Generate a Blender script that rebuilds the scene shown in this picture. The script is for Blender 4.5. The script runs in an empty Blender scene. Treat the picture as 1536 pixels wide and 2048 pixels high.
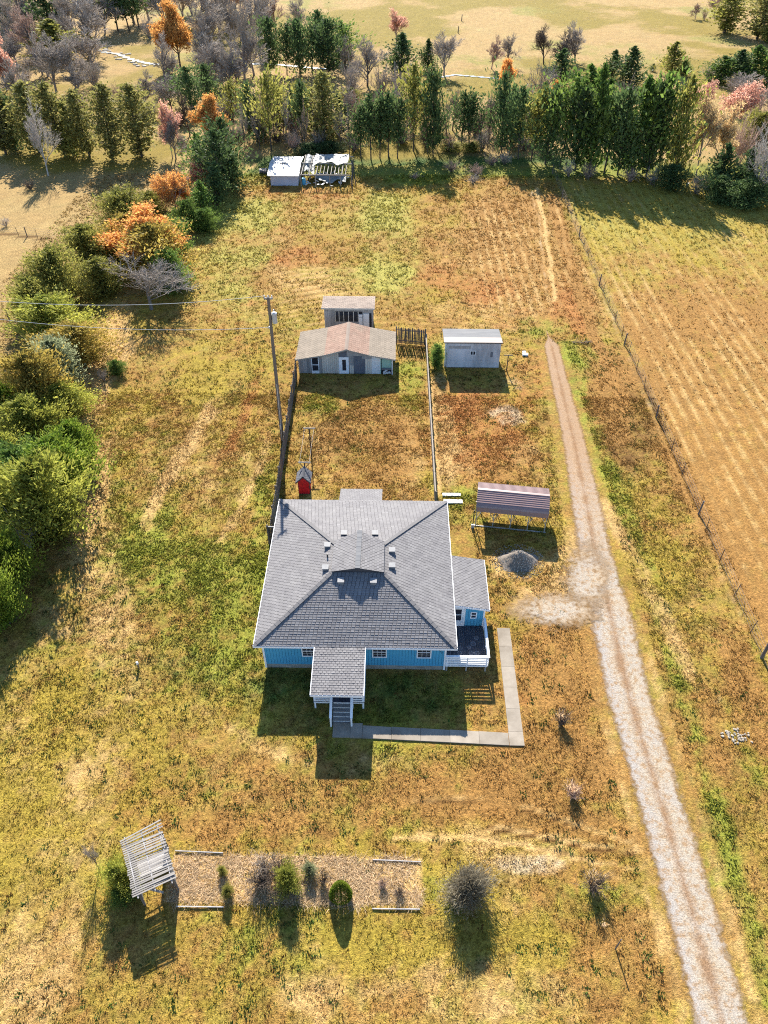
import bpy, math, random
import numpy as np
from mathutils import Vector

# ------------------------------------------------------------------ camera, world, sun, exposure
SC = bpy.context.scene
COL = SC.collection
F, PITCH, CAMH, CX, CY = 1500.0, math.radians(42.7), 41.5, 768.0, 1024.0
YAW = math.atan(33 / (F / math.cos(PITCH)))
cyw, syw = math.cos(YAW), math.sin(YAW)
SP, CP = math.sin(PITCH), math.cos(PITCH)

cam = bpy.data.cameras.new('camera')
cam.sensor_fit = 'VERTICAL'
cam.sensor_height = 36.0
cam.lens = 36.0 * F / 2048
cam.clip_start = 0.5
cam.clip_end = 6000
camo = bpy.data.objects.new('camera', cam)
COL.objects.link(camo)
camo.location = (0, 0, CAMH)
camo.rotation_euler = (math.pi / 2 - PITCH, 0, YAW)
SC.camera = camo

SUN_TO = Vector((-0.186, 1.488, 1.0)).normalized()
w = bpy.data.worlds.new('World')
SC.world = w
w.use_nodes = True
nt = w.node_tree
bg = nt.nodes['Background']
sky = nt.nodes.new('ShaderNodeTexSky')
sky.sky_type = 'NISHITA'
sky.sun_disc = False
sky.sun_elevation = math.asin(SUN_TO.z)
sky.sun_rotation = math.atan2(SUN_TO.x, SUN_TO.y)
sky.altitude = 200
sky.air_density = 1.0
sky.dust_density = 0.2
sky.ozone_density = 4.0
nt.links.new(sky.outputs[0], bg.inputs[0])
bg.inputs[1].default_value = 0.095
sl = bpy.data.lights.new('sun', 'SUN')
sl.energy = 5.0
sl.angle = math.radians(0.5)
sl.color = (1.0, 0.94, 0.835)
so = bpy.data.objects.new('sun', sl)
COL.objects.link(so)
so.rotation_euler = (-SUN_TO).to_track_quat('-Z', 'Y').to_euler()
so.location = (-30, 120, 90)
SC.view_settings.view_transform = 'Standard'
SC.view_settings.look = 'None'
SC.view_settings.exposure = 1.6
SC.view_settings.gamma = 1
SC.view_settings.use_curve_mapping = False
SC.cycles.use_denoising = False
SC.cycles.pixel_filter_type = 'BLACKMAN_HARRIS'
SC.cycles.filter_width = 1.1
SC.cycles.max_bounces = 6
SC.cycles.transparent_max_bounces = 8

RNG = np.random.default_rng(7)
rnd = random.Random(11)


def G(px, py, z=0.0):
    """point at height z seen at photo pixel (1536 x 2048)"""
    u = (px - CX) / F
    v = -(py - CY) / F
    dy = CP + v * SP
    dz = -SP + v * CP
    t = (z - CAMH) / dz
    x, y = u * t, dy * t
    return Vector((cyw * x - syw * y, syw * x + cyw * y, z))


def PJ(x, y, z=0.0):
    X = cyw * x + syw * y
    Y = -syw * x + cyw * y
    Z = z - CAMH
    d = Y * CP - Z * SP
    up = Y * SP + Z * CP
    return CX + F * X / d, CY - F * up / d


def height_at(x, y, ty):
    z = 0.0
    while PJ(x, y, z)[1] > ty and z < 25:
        z += 0.1
    return max(z, 0.2)


# ------------------------------------------------------------------ helpers
def tag(o, label=None, cat=None, group=None, kind=None):
    if label:
        o['label'] = label
    if cat:
        o['category'] = cat
    if group:
        o['group'] = group
    if kind:
        o['kind'] = kind
    return o


def thing(name, label, cat, loc=(0, 0, 0), rz=0.0, group=None):
    o = bpy.data.objects.new(name, None)
    o.empty_display_size = 0.3
    COL.objects.link(o)
    o.location = loc
    o.rotation_euler = (0, 0, rz)
    return tag(o, label, cat, group)


def link(name, me, parent=None, mat=None, loc=None):
    o = bpy.data.objects.new(name, me)
    COL.objects.link(o)
    if parent:
        o.parent = parent
    if loc is not None:
        o.location = loc
    if mat and len(me.materials) == 0:
        me.materials.append(mat)
    return o


class MB:
    """collects faces and links them as one mesh object"""

    def __init__(s):
        s.v, s.f = [], []

    def quad(s, a, b, c, d):
        n = len(s.v)
        s.v += [tuple(a), tuple(b), tuple(c), tuple(d)]
        s.f.append((n, n + 1, n + 2, n + 3))
        return s

    def hexa(s, p):
        n = len(s.v)
        s.v += [tuple(q) for q in p]
        for f in ((3, 2, 1, 0), (4, 5, 6, 7), (0, 1, 5, 4), (1, 2, 6, 5), (2, 3, 7, 6), (3, 0, 4, 7)):
            s.f.append(tuple(n + i for i in f))
        return s

    def box(s, x0, x1, y0, y1, z0, z1):
        return s.hexa([(x0, y0, z0), (x1, y0, z0), (x1, y1, z0), (x0, y1, z0), (x0, y0, z1), (x1, y0, z1), (x1, y1, z1), (x0, y1, z1)])

    def beam(s, p, q, w, h, up=(0, 0, 1)):
        p, q = Vector(p), Vector(q)
        d = (q - p).normalized()
        u = Vector(up)
        if abs(d.dot(u)) > 0.98:
            u = Vector((0, 1, 0))
        a = d.cross(u).normalized() * (w / 2)
        b = a.cross(d).normalized() * (h / 2)
        return s.hexa([p - a - b, p + a - b, q + a - b, q - a - b, p - a + b, p + a + b, q + a + b, q - a + b])

    def tube(s, p, q, r0, r1=None, n=8, caps=True):
        r1 = r0 if r1 is None else r1
        p, q = Vector(p), Vector(q)
        d = (q - p).normalized()
        a = d.orthogonal().normalized()
        b = d.cross(a)
        m = len(s.v)
        for c, r in ((p, r0), (q, r1)):
            for i in range(n):
                t = 2 * math.pi * i / n
                s.v.append(tuple(c + a * (r * math.cos(t)) + b * (r * math.sin(t))))
        for i in range(n):
            j = (i + 1) % n
            s.f.append((m + i, m + j, m + n + j, m + n + i))
        if caps:
            s.f.append(tuple(m + i for i in reversed(range(n))))
            s.f.append(tuple(m + n + i for i in range(n)))
        return s

    def prism(s, poly, thick):
        """extrude a planar polygon (list of 3d) by vector thick"""
        n = len(poly)
        m = len(s.v)
        t = Vector(thick)
        s.v += [tuple(p) for p in poly] + [tuple(Vector(p) + t) for p in poly]
        s.f.append(tuple(m + i for i in range(n)))
        s.f.append(tuple(m + n + i for i in reversed(range(n))))
        for i in range(n):
            j = (i + 1) % n
            s.f.append((m + j, m + i, m + n + i, m + n + j))
        return s

    def mesh(s, name, mat=None, off=None):
        me = bpy.data.meshes.new(name)
        v = s.v
        if off is not None:
            v = [(a - off[0], b - off[1], c - off[2]) for a, b, c in v]
        me.from_pydata(v, [], s.f)
        me.update()
        if mat:
            me.materials.append(mat)
        return me

    def build(s, name, mat, parent=None, off=None):
        if parent is not None and off is None:
            off = WORIG.get(parent.name)
        return link(name, s.mesh(name, mat, off), parent)


WORIG = {}


def wthing(name, label, cat, loc, group=None):
    """a thing whose part meshes are written in world coordinates"""
    o = thing(name, label, cat, loc, 0, group)
    WORIG[o.name] = tuple(loc)
    return o


def wpart(name, mb, mat, parent):
    return mb.build(name, mat, parent, WORIG[parent.name])


def sub(name, mb, mat, parent, root):
    return link(name, mb.mesh(name, mat, WORIG[root.name]), parent)


def npmesh(name, verts, faces, mat=None, smooth=False, fattr=None, vcol=None):
    """faces: int array (n,3) or (n,4)"""
    me = bpy.data.meshes.new(name)
    nv, nf, k = len(verts), len(faces), faces.shape[1]
    me.vertices.add(nv)
    me.vertices.foreach_set('co', np.ascontiguousarray(verts, np.float32).ravel())
    me.loops.add(nf * k)
    me.loops.foreach_set('vertex_index', np.ascontiguousarray(faces, np.int32).ravel())
    me.polygons.add(nf)
    me.polygons.foreach_set('loop_start', np.arange(0, nf * k, k, dtype=np.int32))
    me.polygons.foreach_set('loop_total', np.full(nf, k, np.int32))
    me.polygons.foreach_set('use_smooth', np.full(nf, smooth, bool))
    me.update(calc_edges=True)
    if fattr is not None:
        a = me.attributes.new('v', 'FLOAT', 'FACE')
        a.data.foreach_set('value', np.ascontiguousarray(fattr, np.float32))
    if vcol is not None:
        a = me.attributes.new('Col', 'FLOAT_COLOR', 'POINT')
        c = np.ones((nv, 4), np.float32)
        c[:, :3] = vcol
        a.data.foreach_set('color', c.ravel())
    if mat:
        me.materials.append(mat)
    return me


def lin(c):
    c = np.asarray(c, float) / 255
    return np.where(c <= 0.04045, c / 12.92, ((c + 0.055) / 1.055) ** 2.4)


def pc(r, g, b, k=1.5):
    return lin((r, g, b)) / k


# ------------------------------------------------------------------ numpy value noise
def _hash(i, j, seed):
    h = (i.astype(np.int64) * 374761393 + j.astype(np.int64) * 668265263 + seed * 974634777) & 0xFFFFFFFF
    h = ((h ^ (h >> 13)) * 1274126177) & 0xFFFFFFFF
    return ((h ^ (h >> 16)) & 0xFFFF) / 65535.0


def vnoise(x, y, seed):
    i, j = np.floor(x), np.floor(y)
    fx, fy = x - i, y - j
    fx = fx * fx * (3 - 2 * fx)
    fy = fy * fy * (3 - 2 * fy)
    a = _hash(i, j, seed)
    b = _hash(i + 1, j, seed)
    c = _hash(i, j + 1, seed)
    d = _hash(i + 1, j + 1, seed)
    return (a * (1 - fx) + b * fx) * (1 - fy) + (c * (1 - fx) + d * fx) * fy


def fbm(x, y, scale, seed, octv=3):
    s = np.zeros_like(x)
    amp, tot = 1.0, 0.0
    for o in range(octv):
        s += amp * vnoise(x / scale * 2 ** o + 31.7 * o, y / scale * 2 ** o + 11.3 * o, seed + o)
        tot += amp
        amp *= 0.6
    return s / tot


# ------------------------------------------------------------------ materials
def nmat(name):
    m = bpy.data.materials.new(name)
    m.use_nodes = True
    n = m.node_tree
    b = n.nodes['Principled BSDF']
    return m, n, b


def N(n, t, **kw):
    x = n.nodes.new(t)
    for k, v in kw.items():
        setattr(x, k, v)
    return x


def mix(n, fac, a, b, mode='MIX'):
    m = N(n, 'ShaderNodeMix', data_type='RGBA', blend_type=mode)
    for sock, val in ((m.inputs[0], fac), (m.inputs[6], a), (m.inputs[7], b)):
        if isinstance(val, bpy.types.NodeSocket):
            n.links.new(val, sock)
        elif isinstance(val, (int, float)):
            sock.default_value = val if sock.type == 'VALUE' else (val, val, val, 1)
        else:
            sock.default_value = (*val[:3], 1)
    return m.outputs[2]


def noise(n, scale, detail=3, rough=0.6, vec=None, dist=0.0):
    t = N(n, 'ShaderNodeTexNoise')
    t.inputs['Scale'].default_value = scale
    t.inputs['Detail'].default_value = detail
    t.inputs['Roughness'].default_value = rough
    t.inputs['Distortion'].default_value = dist
    if vec is not None:
        n.links.new(vec, t.inputs['Vector'])
    return t.outputs[0]


def ramp(n, sock, lo, hi, a=0.0, b=1.0):
    r = N(n, 'ShaderNodeMapRange')
    r.inputs[1].default_value = lo
    r.inputs[2].default_value = hi
    r.inputs[3].default_value = a
    r.inputs[4].default_value = b
    n.links.new(sock, r.inputs[0])
    return r.outputs[0]


def coords(n, stretch=None):
    tc = N(n, 'ShaderNodeTexCoord')
    if stretch is None:
        return tc.outputs['Object']
    mp = N(n, 'ShaderNodeMapping')
    mp.inputs['Scale'].default_value = stretch
    n.links.new(tc.outputs['Object'], mp.inputs[0])
    return mp.outputs[0]


def bump(n, b, h, strength, dist=0.02):
    bp = N(n, 'ShaderNodeBump')
    bp.inputs['Strength'].default_value = strength
    bp.inputs['Distance'].default_value = dist
    n.links.new(h, bp.inputs['Height'])
    n.links.new(bp.outputs[0], b.inputs['Normal'])


def weathered(name, c1, c2, scale=3.0, rough=0.8, stretch=None, bmp=0.15, fattr=False, objvar=0.0, dirt=None, metal=0.0, spec=0.3):
    m, n, b = nmat(name)
    v = coords(n, stretch)
    f = ramp(n, noise(n, scale, 5, 0.65, v), 0.32, 0.68)
    c = mix(n, f, c1, c2)
    if dirt is not None:
        f2 = ramp(n, noise(n, scale * 0.35, 4, 0.6, v), 0.52, 0.7)
        c = mix(n, f2, c, dirt)
    if fattr:
        at = N(n, 'ShaderNodeAttribute', attribute_name='v')
        c = mix(n, 1.0, c, ramp(n, at.outputs['Fac'], 0, 1, 0.74, 1.22), 'MULTIPLY')
    if objvar:
        oi = N(n, 'ShaderNodeObjectInfo')
        c = mix(n, 1.0, c, ramp(n, oi.outputs['Random'], 0, 1, 1 - objvar, 1 + objvar), 'MULTIPLY')
    n.links.new(c, b.inputs['Base Color'])
    b.inputs['Roughness'].default_value = rough
    b.inputs['Metallic'].default_value = metal
    b.inputs['Specular IOR Level'].default_value = spec
    if bmp:
        bump(n, b, noise(n, scale * 6, 3, 0.6, v), bmp)
    return m


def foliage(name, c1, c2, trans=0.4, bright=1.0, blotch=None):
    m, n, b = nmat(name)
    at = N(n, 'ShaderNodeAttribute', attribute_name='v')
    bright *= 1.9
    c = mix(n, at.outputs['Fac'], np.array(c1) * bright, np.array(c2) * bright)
    oi = N(n, 'ShaderNodeObjectInfo')
    c = mix(n, 1.0, c, ramp(n, oi.outputs['Random'], 0, 1, 0.78, 1.2), 'MULTIPLY')
    if blotch is not None:
        f = ramp(n, noise(n, 3.5, 2, 0.5, coords(n)), 0.5, 0.62)
        c = mix(n, f, c, np.array(blotch) * bright)
    n.links.new(c, b.inputs['Base Color'])
    b.inputs['Roughness'].default_value = 0.7
    b.inputs['Specular IOR Level'].default_value = 0.15
    tr = N(n, 'ShaderNodeBsdfTranslucent')
    n.links.new(c, tr.inputs[0])
    ms = N(n, 'ShaderNodeMixShader')
    ms.inputs[0].default_value = trans + .08
    n.links.new(b.outputs[0], ms.inputs[1])
    n.links.new(tr.outputs[0], ms.inputs[2])
    n.links.new(ms.outputs[0], n.nodes['Material Output'].inputs[0])
    return m


M = {}
M['shingle'] = weathered('grey_shingle', (0.148, 0.140, 0.142), (0.192, 0.183, 0.18), 1.2, 0.9, None, 0.3, True)
M['shingle_under'] = weathered('roof_felt', (0.05, 0.048, 0.055), (0.08, 0.075, 0.08), 4, 0.9)
M['shingle_brown'] = weathered('brown_shingle', (0.21, 0.125, 0.088), (0.26, 0.17, 0.125), 0.8, 0.9, None, 0.3, True, 0, (0.19, 0.145, 0.105))
M['shingle_greybrown'] = weathered('grey_brown_shingle', (0.18, 0.145, 0.108), (0.23, 0.185, 0.138), 0.8, 0.9, None, 0.3, True)
M['shingle_tan'] = weathered('tan_shingle', (0.25, 0.19, 0.15), (0.31, 0.245, 0.195), 0.8, 0.9, None, 0.3, True)
M['shingle_dark'] = weathered('charcoal_shingle', (0.075, 0.075, 0.085), (0.12, 0.12, 0.13), 2, 0.9, None, 0.3, True)
M['blue'] = weathered('blue_siding', (0.065, 0.30, 0.47), (0.08, 0.345, 0.52), 0.7, 0.7, (1, 1, 0.3), 0.05)
M['bluegap'] = weathered('blue_groove', (0.03, 0.12, 0.2), (0.035, 0.14, 0.22), 2, 0.8)
M['white'] = weathered('white_paint', (0.74, 0.74, 0.75), (0.82, 0.82, 0.82), 1.5, 0.5, None, 0.03)
M['offwhite'] = weathered('off_white_paint', (0.58, 0.57, 0.56), (0.72, 0.71, 0.69), 2.5, 0.6, None, 0.05)
M['concrete'] = weathered('concrete', (0.215, 0.18, 0.14), (0.285, 0.245, 0.195), 1.1, 0.9, None, 0.25, False, 0.10, (0.17, 0.14, 0.105))
M['block'] = weathered('foundation_block', (0.20, 0.19, 0.165), (0.34, 0.32, 0.28), 2.2, 0.9, None, 0.25)
M['deck'] = weathered('dark_deck_board', (0.035, 0.037, 0.055), (0.07, 0.07, 0.09), 2.5, 0.75, (1, 0.15, 1), 0.15, False, 0.3)
M['step'] = weathered('grey_step', (0.16, 0.155, 0.15), (0.23, 0.22, 0.205), 2, 0.85)
M['vent'] = weathered('vent_metal', (0.16, 0.16, 0.17), (0.22, 0.22, 0.22), 6, 0.5, None, 0.02)
M['dark'] = weathered('shade_black', (0.012, 0.012, 0.016), (0.025, 0.024, 0.028), 3, 0.9, None, 0)  # near-black for flat sheets that stand in for unlit interiors
M['fence'] = weathered('weathered_picket', (0.10, 0.085, 0.07), (0.17, 0.145, 0.12), 2.2, 0.9, (1, 1, 0.2), 0.2, False, 0.35)
M['rail'] = weathered('pale_fence_rail', (0.20, 0.17, 0.135), (0.29, 0.25, 0.205), 2.2, 0.9)
M['post'] = weathered('grey_post_wood', (0.09, 0.075, 0.065), (0.16, 0.135, 0.115), 3, 0.9, (1, 1, 0.2), 0.2)
M['pole'] = weathered('pole_wood', (0.13, 0.10, 0.08), (0.19, 0.15, 0.115), 2, 0.85, (1, 1, 0.1), 0.2)
M['metal'] = weathered('galvanised_metal', (0.42, 0.43, 0.44), (0.58, 0.58, 0.58), 4, 0.45, None, 0.03, metal=0.4)
M['blackmetal'] = weathered('black_metal', (0.03, 0.03, 0.032), (0.055, 0.05, 0.05), 4, 0.5)
M['wire'] = weathered('wire_metal', (0.55, 0.53, 0.5), (0.66, 0.63, 0.6), 4, 0.5, None, 0)
M['wiredark'] = weathered('rusty_wire', (0.16, 0.12, 0.1), (0.24, 0.18, 0.15), 4, 0.7, None, 0)
M['barnwall'] = weathered('taupe_panel', (0.50, 0.45, 0.385), (0.58, 0.525, 0.45), 1.5, 0.85, (1, 1, 0.2), 0.1, False, 0.1)
M['barngrey'] = weathered('grey_plank', (0.24, 0.23, 0.225), (0.38, 0.355, 0.335), 2.0, 0.9, (2, 2, 0.15), 0.2, False, 0.2)
M['slate'] = weathered('slate_board', (0.095, 0.10, 0.12), (0.15, 0.155, 0.175), 1.6, 0.8)
M['mint'] = weathered('mint_paint', (0.27, 0.42, 0.33), (0.32, 0.48, 0.38), 1.5, 0.8)
M['shedgrey'] = weathered('blue_grey_board', (0.44, 0.44, 0.455), (0.60, 0.59, 0.60), 1.1, 0.85, (1, 1, 0.35), 0.1, False, 0, (0.27, 0.26, 0.26))
M['rollgrey'] = weathered('grey_roll_roofing', (0.12, 0.122, 0.128), (0.17, 0.168, 0.168), 2.2, 0.9, (0.3, 1.5, 1), 0.2)
M['rollpale'] = weathered('pale_roll_roofing', (0.27, 0.235, 0.21), (0.34, 0.30, 0.27), 1.6, 0.85, (0.3, 1.5, 1), 0.15, dirt=(0.21, 0.17, 0.145))
M['carport'] = weathered('maroon_sheet_metal', (0.225, 0.142, 0.13), (0.27, 0.172, 0.158), 0.8, 0.42, None, 0.03, spec=0.5)
M['frame'] = weathered('primed_steel', (0.24, 0.24, 0.23), (0.34, 0.33, 0.31), 4, 0.5)
M['red'] = weathered('red_paint', (0.55, 0.008, 0.012), (0.62, 0.012, 0.016), 2, 0.5, None, 0.03)
M['tin'] = weathered('white_tin', (0.36, 0.365, 0.37), (0.44, 0.44, 0.44), 0.8, 0.5, (1, 0.2, 1), 0.03)
M['lavender'] = weathered('lavender_board', (0.42, 0.40, 0.46), (0.52, 0.50, 0.55), 1.2, 0.85)
M['tarp'] = weathered('grey_tarp', (0.12, 0.135, 0.135), (0.26, 0.275, 0.26), 0.9, 0.55, None, 0.2)
M['lumber'] = weathered('grey_lumber', (0.24, 0.21, 0.175), (0.34, 0.305, 0.26), 2, 0.85, (1, 1, 1), 0.15, False, 0.2)
M['slat'] = weathered('silver_slat', (0.17, 0.155, 0.14), (0.28, 0.255, 0.23), 3, 0.85, (0.2, 1, 1), 0.2, False, 0.22)
M['rock'] = weathered('pale_rock', (0.27, 0.24, 0.20), (0.42, 0.385, 0.33), 3, 0.9, None, 0.4, False, 0.15)
M['gravelpale'] = weathered('chalky_rubble', (0.25, 0.21, 0.16), (0.36, 0.31, 0.25), 5, 0.95, None, 0.4)
M['gravelpile'] = weathered('grey_gravel', (0.11, 0.09, 0.07), (0.24, 0.20, 0.165), 9, 0.95, None, 0.8)
M['bark'] = weathered('brown_bark', (0.055, 0.043, 0.035), (0.11, 0.088, 0.072), 8, 0.9)
M['barkgrey'] = weathered('grey_bark', (0.17, 0.145, 0.125), (0.27, 0.235, 0.205), 8, 0.9, objvar=0.2)
M['twig'] = weathered('grey_twig', (0.27, 0.225, 0.185), (0.40, 0.34, 0.285), 6, 0.9, objvar=0.22)
M['twigred'] = weathered('reddish_twig', (0.33, 0.215, 0.165), (0.45, 0.31, 0.24), 6, 0.9, objvar=0.2)
M['twigwhite'] = weathered('pale_twig', (0.40, 0.35, 0.305), (0.52, 0.465, 0.41), 6, 0.9)
M['twigdark'] = weathered('dark_twig', (0.09, 0.066, 0.05), (0.17, 0.125, 0.092), 6, 0.9)
M['leaf_dark'] = foliage('dark_cedar_foliage', (0.024, 0.044, 0.016), (0.066, 0.092, 0.030), 0.3, 1.0)
M['leaf_green'] = foliage('green_cedar_foliage', (0.034, 0.066, 0.014), (0.095, 0.13, 0.026), 0.35, 1.05)
M['leaf_bright'] = foliage('bright_green_foliage', (0.045, 0.082, 0.008), (0.135, 0.16, 0.022), 0.35, 1.0)
M['leaf_olive'] = foliage('olive_foliage', (0.07, 0.078, 0.016), (0.185, 0.165, 0.04), 0.38, 1.0)
M['leaf_yellow'] = foliage('yellow_green_foliage', (0.085, 0.10, 0.016), (0.225, 0.215, 0.04), 0.38, 1.0)
M['leaf_rust'] = foliage('rusty_olive_foliage', (0.10, 0.085, 0.018), (0.25, 0.175, 0.04), 0.38, 1.0)
M['leaf_pine'] = foliage('yellowish_conifer_foliage', (0.075, 0.075, 0.020), (0.185, 0.165, 0.052), 0.38, 1.0)
M['leaf_greygreen'] = foliage('grey_green_foliage', (0.10, 0.115, 0.06), (0.23, 0.24, 0.13), 0.35)
M['leaf_orange'] = foliage('orange_leaves', (0.28, 0.120, 0.030), (0.41, 0.225, 0.07), 0.42, 1.0)
M['leaf_salmon'] = foliage('salmon_leaves', (0.27, 0.125, 0.085), (0.37, 0.22, 0.16), 0.42)
M['leaf_gold'] = foliage('gold_leaves', (0.27, 0.18, 0.08), (0.38, 0.275, 0.14), 0.42)
M['leaf_twig'] = foliage('grey_olive_twigs', (0.055, 0.046, 0.030), (0.135, 0.115, 0.078), 0.25)
M['drygrass'] = foliage('dry_grass', (0.40, 0.27, 0.15), (0.62, 0.47, 0.30), 0.35)


def glass():
    m, n, b = nmat('window_glass')
    b.inputs['Base Color'].default_value = (0.02, 0.022, 0.03, 1)
    b.inputs['Roughness'].default_value = 0.06
    b.inputs['Specular IOR Level'].default_value = 0.8
    f = noise(n, 1.5, 2, 0.5, coords(n))
    c = mix(n, f, (0.015, 0.015, 0.022), (0.05, 0.05, 0.06))
    n.links.new(c, b.inputs['Base Color'])
    return m


M['glass'] = glass()

# ------------------------------------------------------------------ ground colours, laid out by region
CLS = {
    'olive': pc(180, 156, 64), 'green': pc(156, 160, 62), 'bright': pc(186, 176, 88), 'brown': pc(180, 134, 74),
    'orange': pc(190, 130, 74), 'straw': pc(222, 182, 118), 'pale': pc(234, 210, 174), 'dark': pc(128, 92, 50),
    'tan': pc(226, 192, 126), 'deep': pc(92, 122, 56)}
NAMES = list(CLS)
CMAT = np.array([CLS[k] for k in NAMES]) * .92
DEF = {'olive': 0.42, 'green': 0.24, 'bright': -0.05, 'brown': 0.46, 'orange': 0.1, 'straw': 0.16, 'pale': -0.35, 'dark': 0.12, 'tan': -0.7, 'deep': -0.05}
# (class, amount, cx, cy, rx, ry, angle) soft ellipses in photo pixels laid on the flat ground
ELL = [
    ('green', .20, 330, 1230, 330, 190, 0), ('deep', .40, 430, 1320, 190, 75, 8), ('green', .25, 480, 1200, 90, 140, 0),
    ('olive', .25, 150, 1600, 260, 260, 0), ('brown', .15, 400, 1560, 200, 120, 0), ('green', .2, 260, 1000, 90, 160, 20),
    ('green', .18, 330, 1130, 120, 100, 0), ('deep', .2, 300, 1080, 60, 90, 30),
    ('bright', .5, 460, 480, 110, 120, 20), ('bright', .4, 430, 640, 120, 90, 0), ('bright', .35, 640, 420, 200, 60, 0), ('olive', .2, 450, 750, 110, 130, 0), ('orange', .22, 500, 600, 60, 20, 0),
    ('orange', .25, 480, 680, 70, 50, 0), ('straw', .3, 430, 820, 40, 30, 0), ('orange', .22, 500, 850, 60, 100, 20),
    ('orange', .25, 560, 400, 130, 40, 0), ('orange', .18, 640, 470, 110, 80, 0), ('bright', .50, 780, 480, 70, 130, 0), ('bright', .45, 740, 560, 110, 40, 0),
    ('straw', .3, 610, 560, 90, 45, 10), ('orange', .35, 590, 520, 60, 25, 0), ('olive', .3, 860, 420, 120, 60, 0), ('bright', .15, 900, 380, 150, 40, 0),
    ('orange', .35, 930, 560, 110, 60, 0), ('orange', .32, 1040, 600, 130, 80, 0), ('straw', .3, 980, 620, 130, 50, 0), ('straw', .28, 960, 480, 140, 90, 0), ('brown', .2, 950, 450, 150, 100, 0),
    ('orange', .28, 1140, 610, 40, 130, -10), ('green', .35, 1090, 650, 60, 25, 0), ('green', .3, 1180, 700, 70, 40, 0),
    ('orange', .62, 960, 870, 120, 110, 0), ('orange', .40, 1060, 760, 40, 70, 0), ('orange', .3, 900, 790, 60, 60, 0), ('brown', .3, 990, 930, 120, 50, 0),
    ('pale', .95, 1015, 832, 52, 22, 12), ('pale', .6, 1030, 768, 26, 20, 0), ('straw', .5, 885, 860, 26, 130, -6), ('straw', .45, 920, 930, 45, 45, 0), ('pale', .4, 885, 780, 20, 60, 0),
    ('straw', .35, 1040, 905, 40, 26, 0), ('bright', .55, 880, 710, 26, 42, 0), ('bright', .5, 880, 960, 18, 60, 0), ('green', .3, 930, 1010, 60, 70, 0), ('bright', .3, 920, 1050, 40, 60, 0),
    ('brown', .35, 740, 900, 130, 110, 0), ('dark', .32, 720, 880, 90, 90, 0), ('straw', .25, 640, 920, 50, 80, 0), ('straw', .25, 820, 900, 40, 100, 0), ('green', .4, 640, 810, 50, 26, 0),
    ('green', .35, 820, 770, 32, 60, 0), ('orange', .3, 780, 850, 40, 25, 0), ('green', .25, 700, 910, 60, 20, -20), ('deep', .2, 740, 800, 30, 20, 0),
    ('dark', .45, 1265, 850, 75, 110, 0), ('brown', .40, 1230, 800, 60, 100, 0), ('orange', .2, 1180, 640, 40, 90, -20), ('olive', .25, 1300, 1100, 80, 160, -20), ('brown', .4, 1390, 1000, 25, 200, -28),
    ('brown', .45, 1130, 1340, 110, 130, 0), ('orange', .22, 1100, 1330, 90, 130, 0), ('brown', .45, 1120, 1530, 170, 100, 0), ('dark', .2, 1180, 1540, 90, 60, 0), ('orange', .2, 1000, 1400, 60, 60, 0),
    ('pale', .9, 1060, 1728, 85, 26, 3), ('pale', .5, 990, 1514, 55, 11, 0), ('straw', .3, 1000, 1690, 200, 40, 8), ('brown', .35, 1100, 1640, 200, 40, 8),
    ('brown', .3, 850, 1590, 220, 60, 0), ('green', .3, 740, 1640, 120, 40, 0), ('deep', .15, 690, 1660, 60, 20, 0), ('straw', .3, 760, 1530, 90, 30, 0), ('green', .2, 560, 1880, 200, 80, 0), ('bright', .12, 400, 1880, 120, 60, 0),
    ('straw', .35, 620, 1980, 70, 120, 0), ('straw', .25, 900, 1980, 300, 90, 0), ('olive', .3, 750, 1900, 200, 60, 0), ('olive', .25, 1050, 1890, 140, 60, 0), ('brown', .3, 1250, 1950, 150, 120, 0), ('straw', .2, 1290, 1880, 60, 60, 0),
    ('green', .3, 880, 1790, 60, 60, 0), ('bright', .2, 900, 1760, 40, 40, 0), ('green', .3, 1180, 1800, 70, 50, 0), ('green', .2, 1110, 1440, 40, 40, 0), ('green', .25, 1150, 1610, 60, 30, 0),
    ('pale', .95, 1085, 1222, 80, 26, 3), ('straw', .45, 1110, 1205, 110, 60, 0), ('straw', .35, 1040, 1130, 60, 35, 0), ('straw', .4, 1150, 1130, 60, 70, 0),
    ('pale', .4, 1410, 1380, 50, 20, 30), ('brown', .3, 1380, 1500, 90, 140, 0), ('green', .3, 1400, 1650, 60, 200, -18), ('dark', .2, 1450, 1600, 60, 100, 0), ('brown', .45, 1500, 1400, 40, 160, -20),
    ('green', .2, 700, 1420, 240, 90, 0), ('deep', .5, 700, 1400, 230, 75, 0), ('green', .3, 530, 1080, 30, 160, 0), ('brown', .2, 560, 1650, 300, 30, 0),  # wide pair: lush lawn before the house, its shade tint painted in
    ('bright', .5, 740, 345, 150, 14, 0), ('deep', .6, 800, 318, 420, 14, 0), ('orange', .2, 700, 385, 200, 15, 0), ('green', .4, 840, 360, 80, 14, 0),
    ('bright', .4, 420, 420, 60, 60, 0), ('straw', .7, 225, 690, 40, 60, 0), ('straw', .5, 190, 780, 30, 60, 20), ('straw', .4, 180, 1000, 30, 160, 20), ('straw', .4, 100, 1250, 40, 60, 30), ('straw', .3, 40, 1450, 60, 160, 0)]
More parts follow.
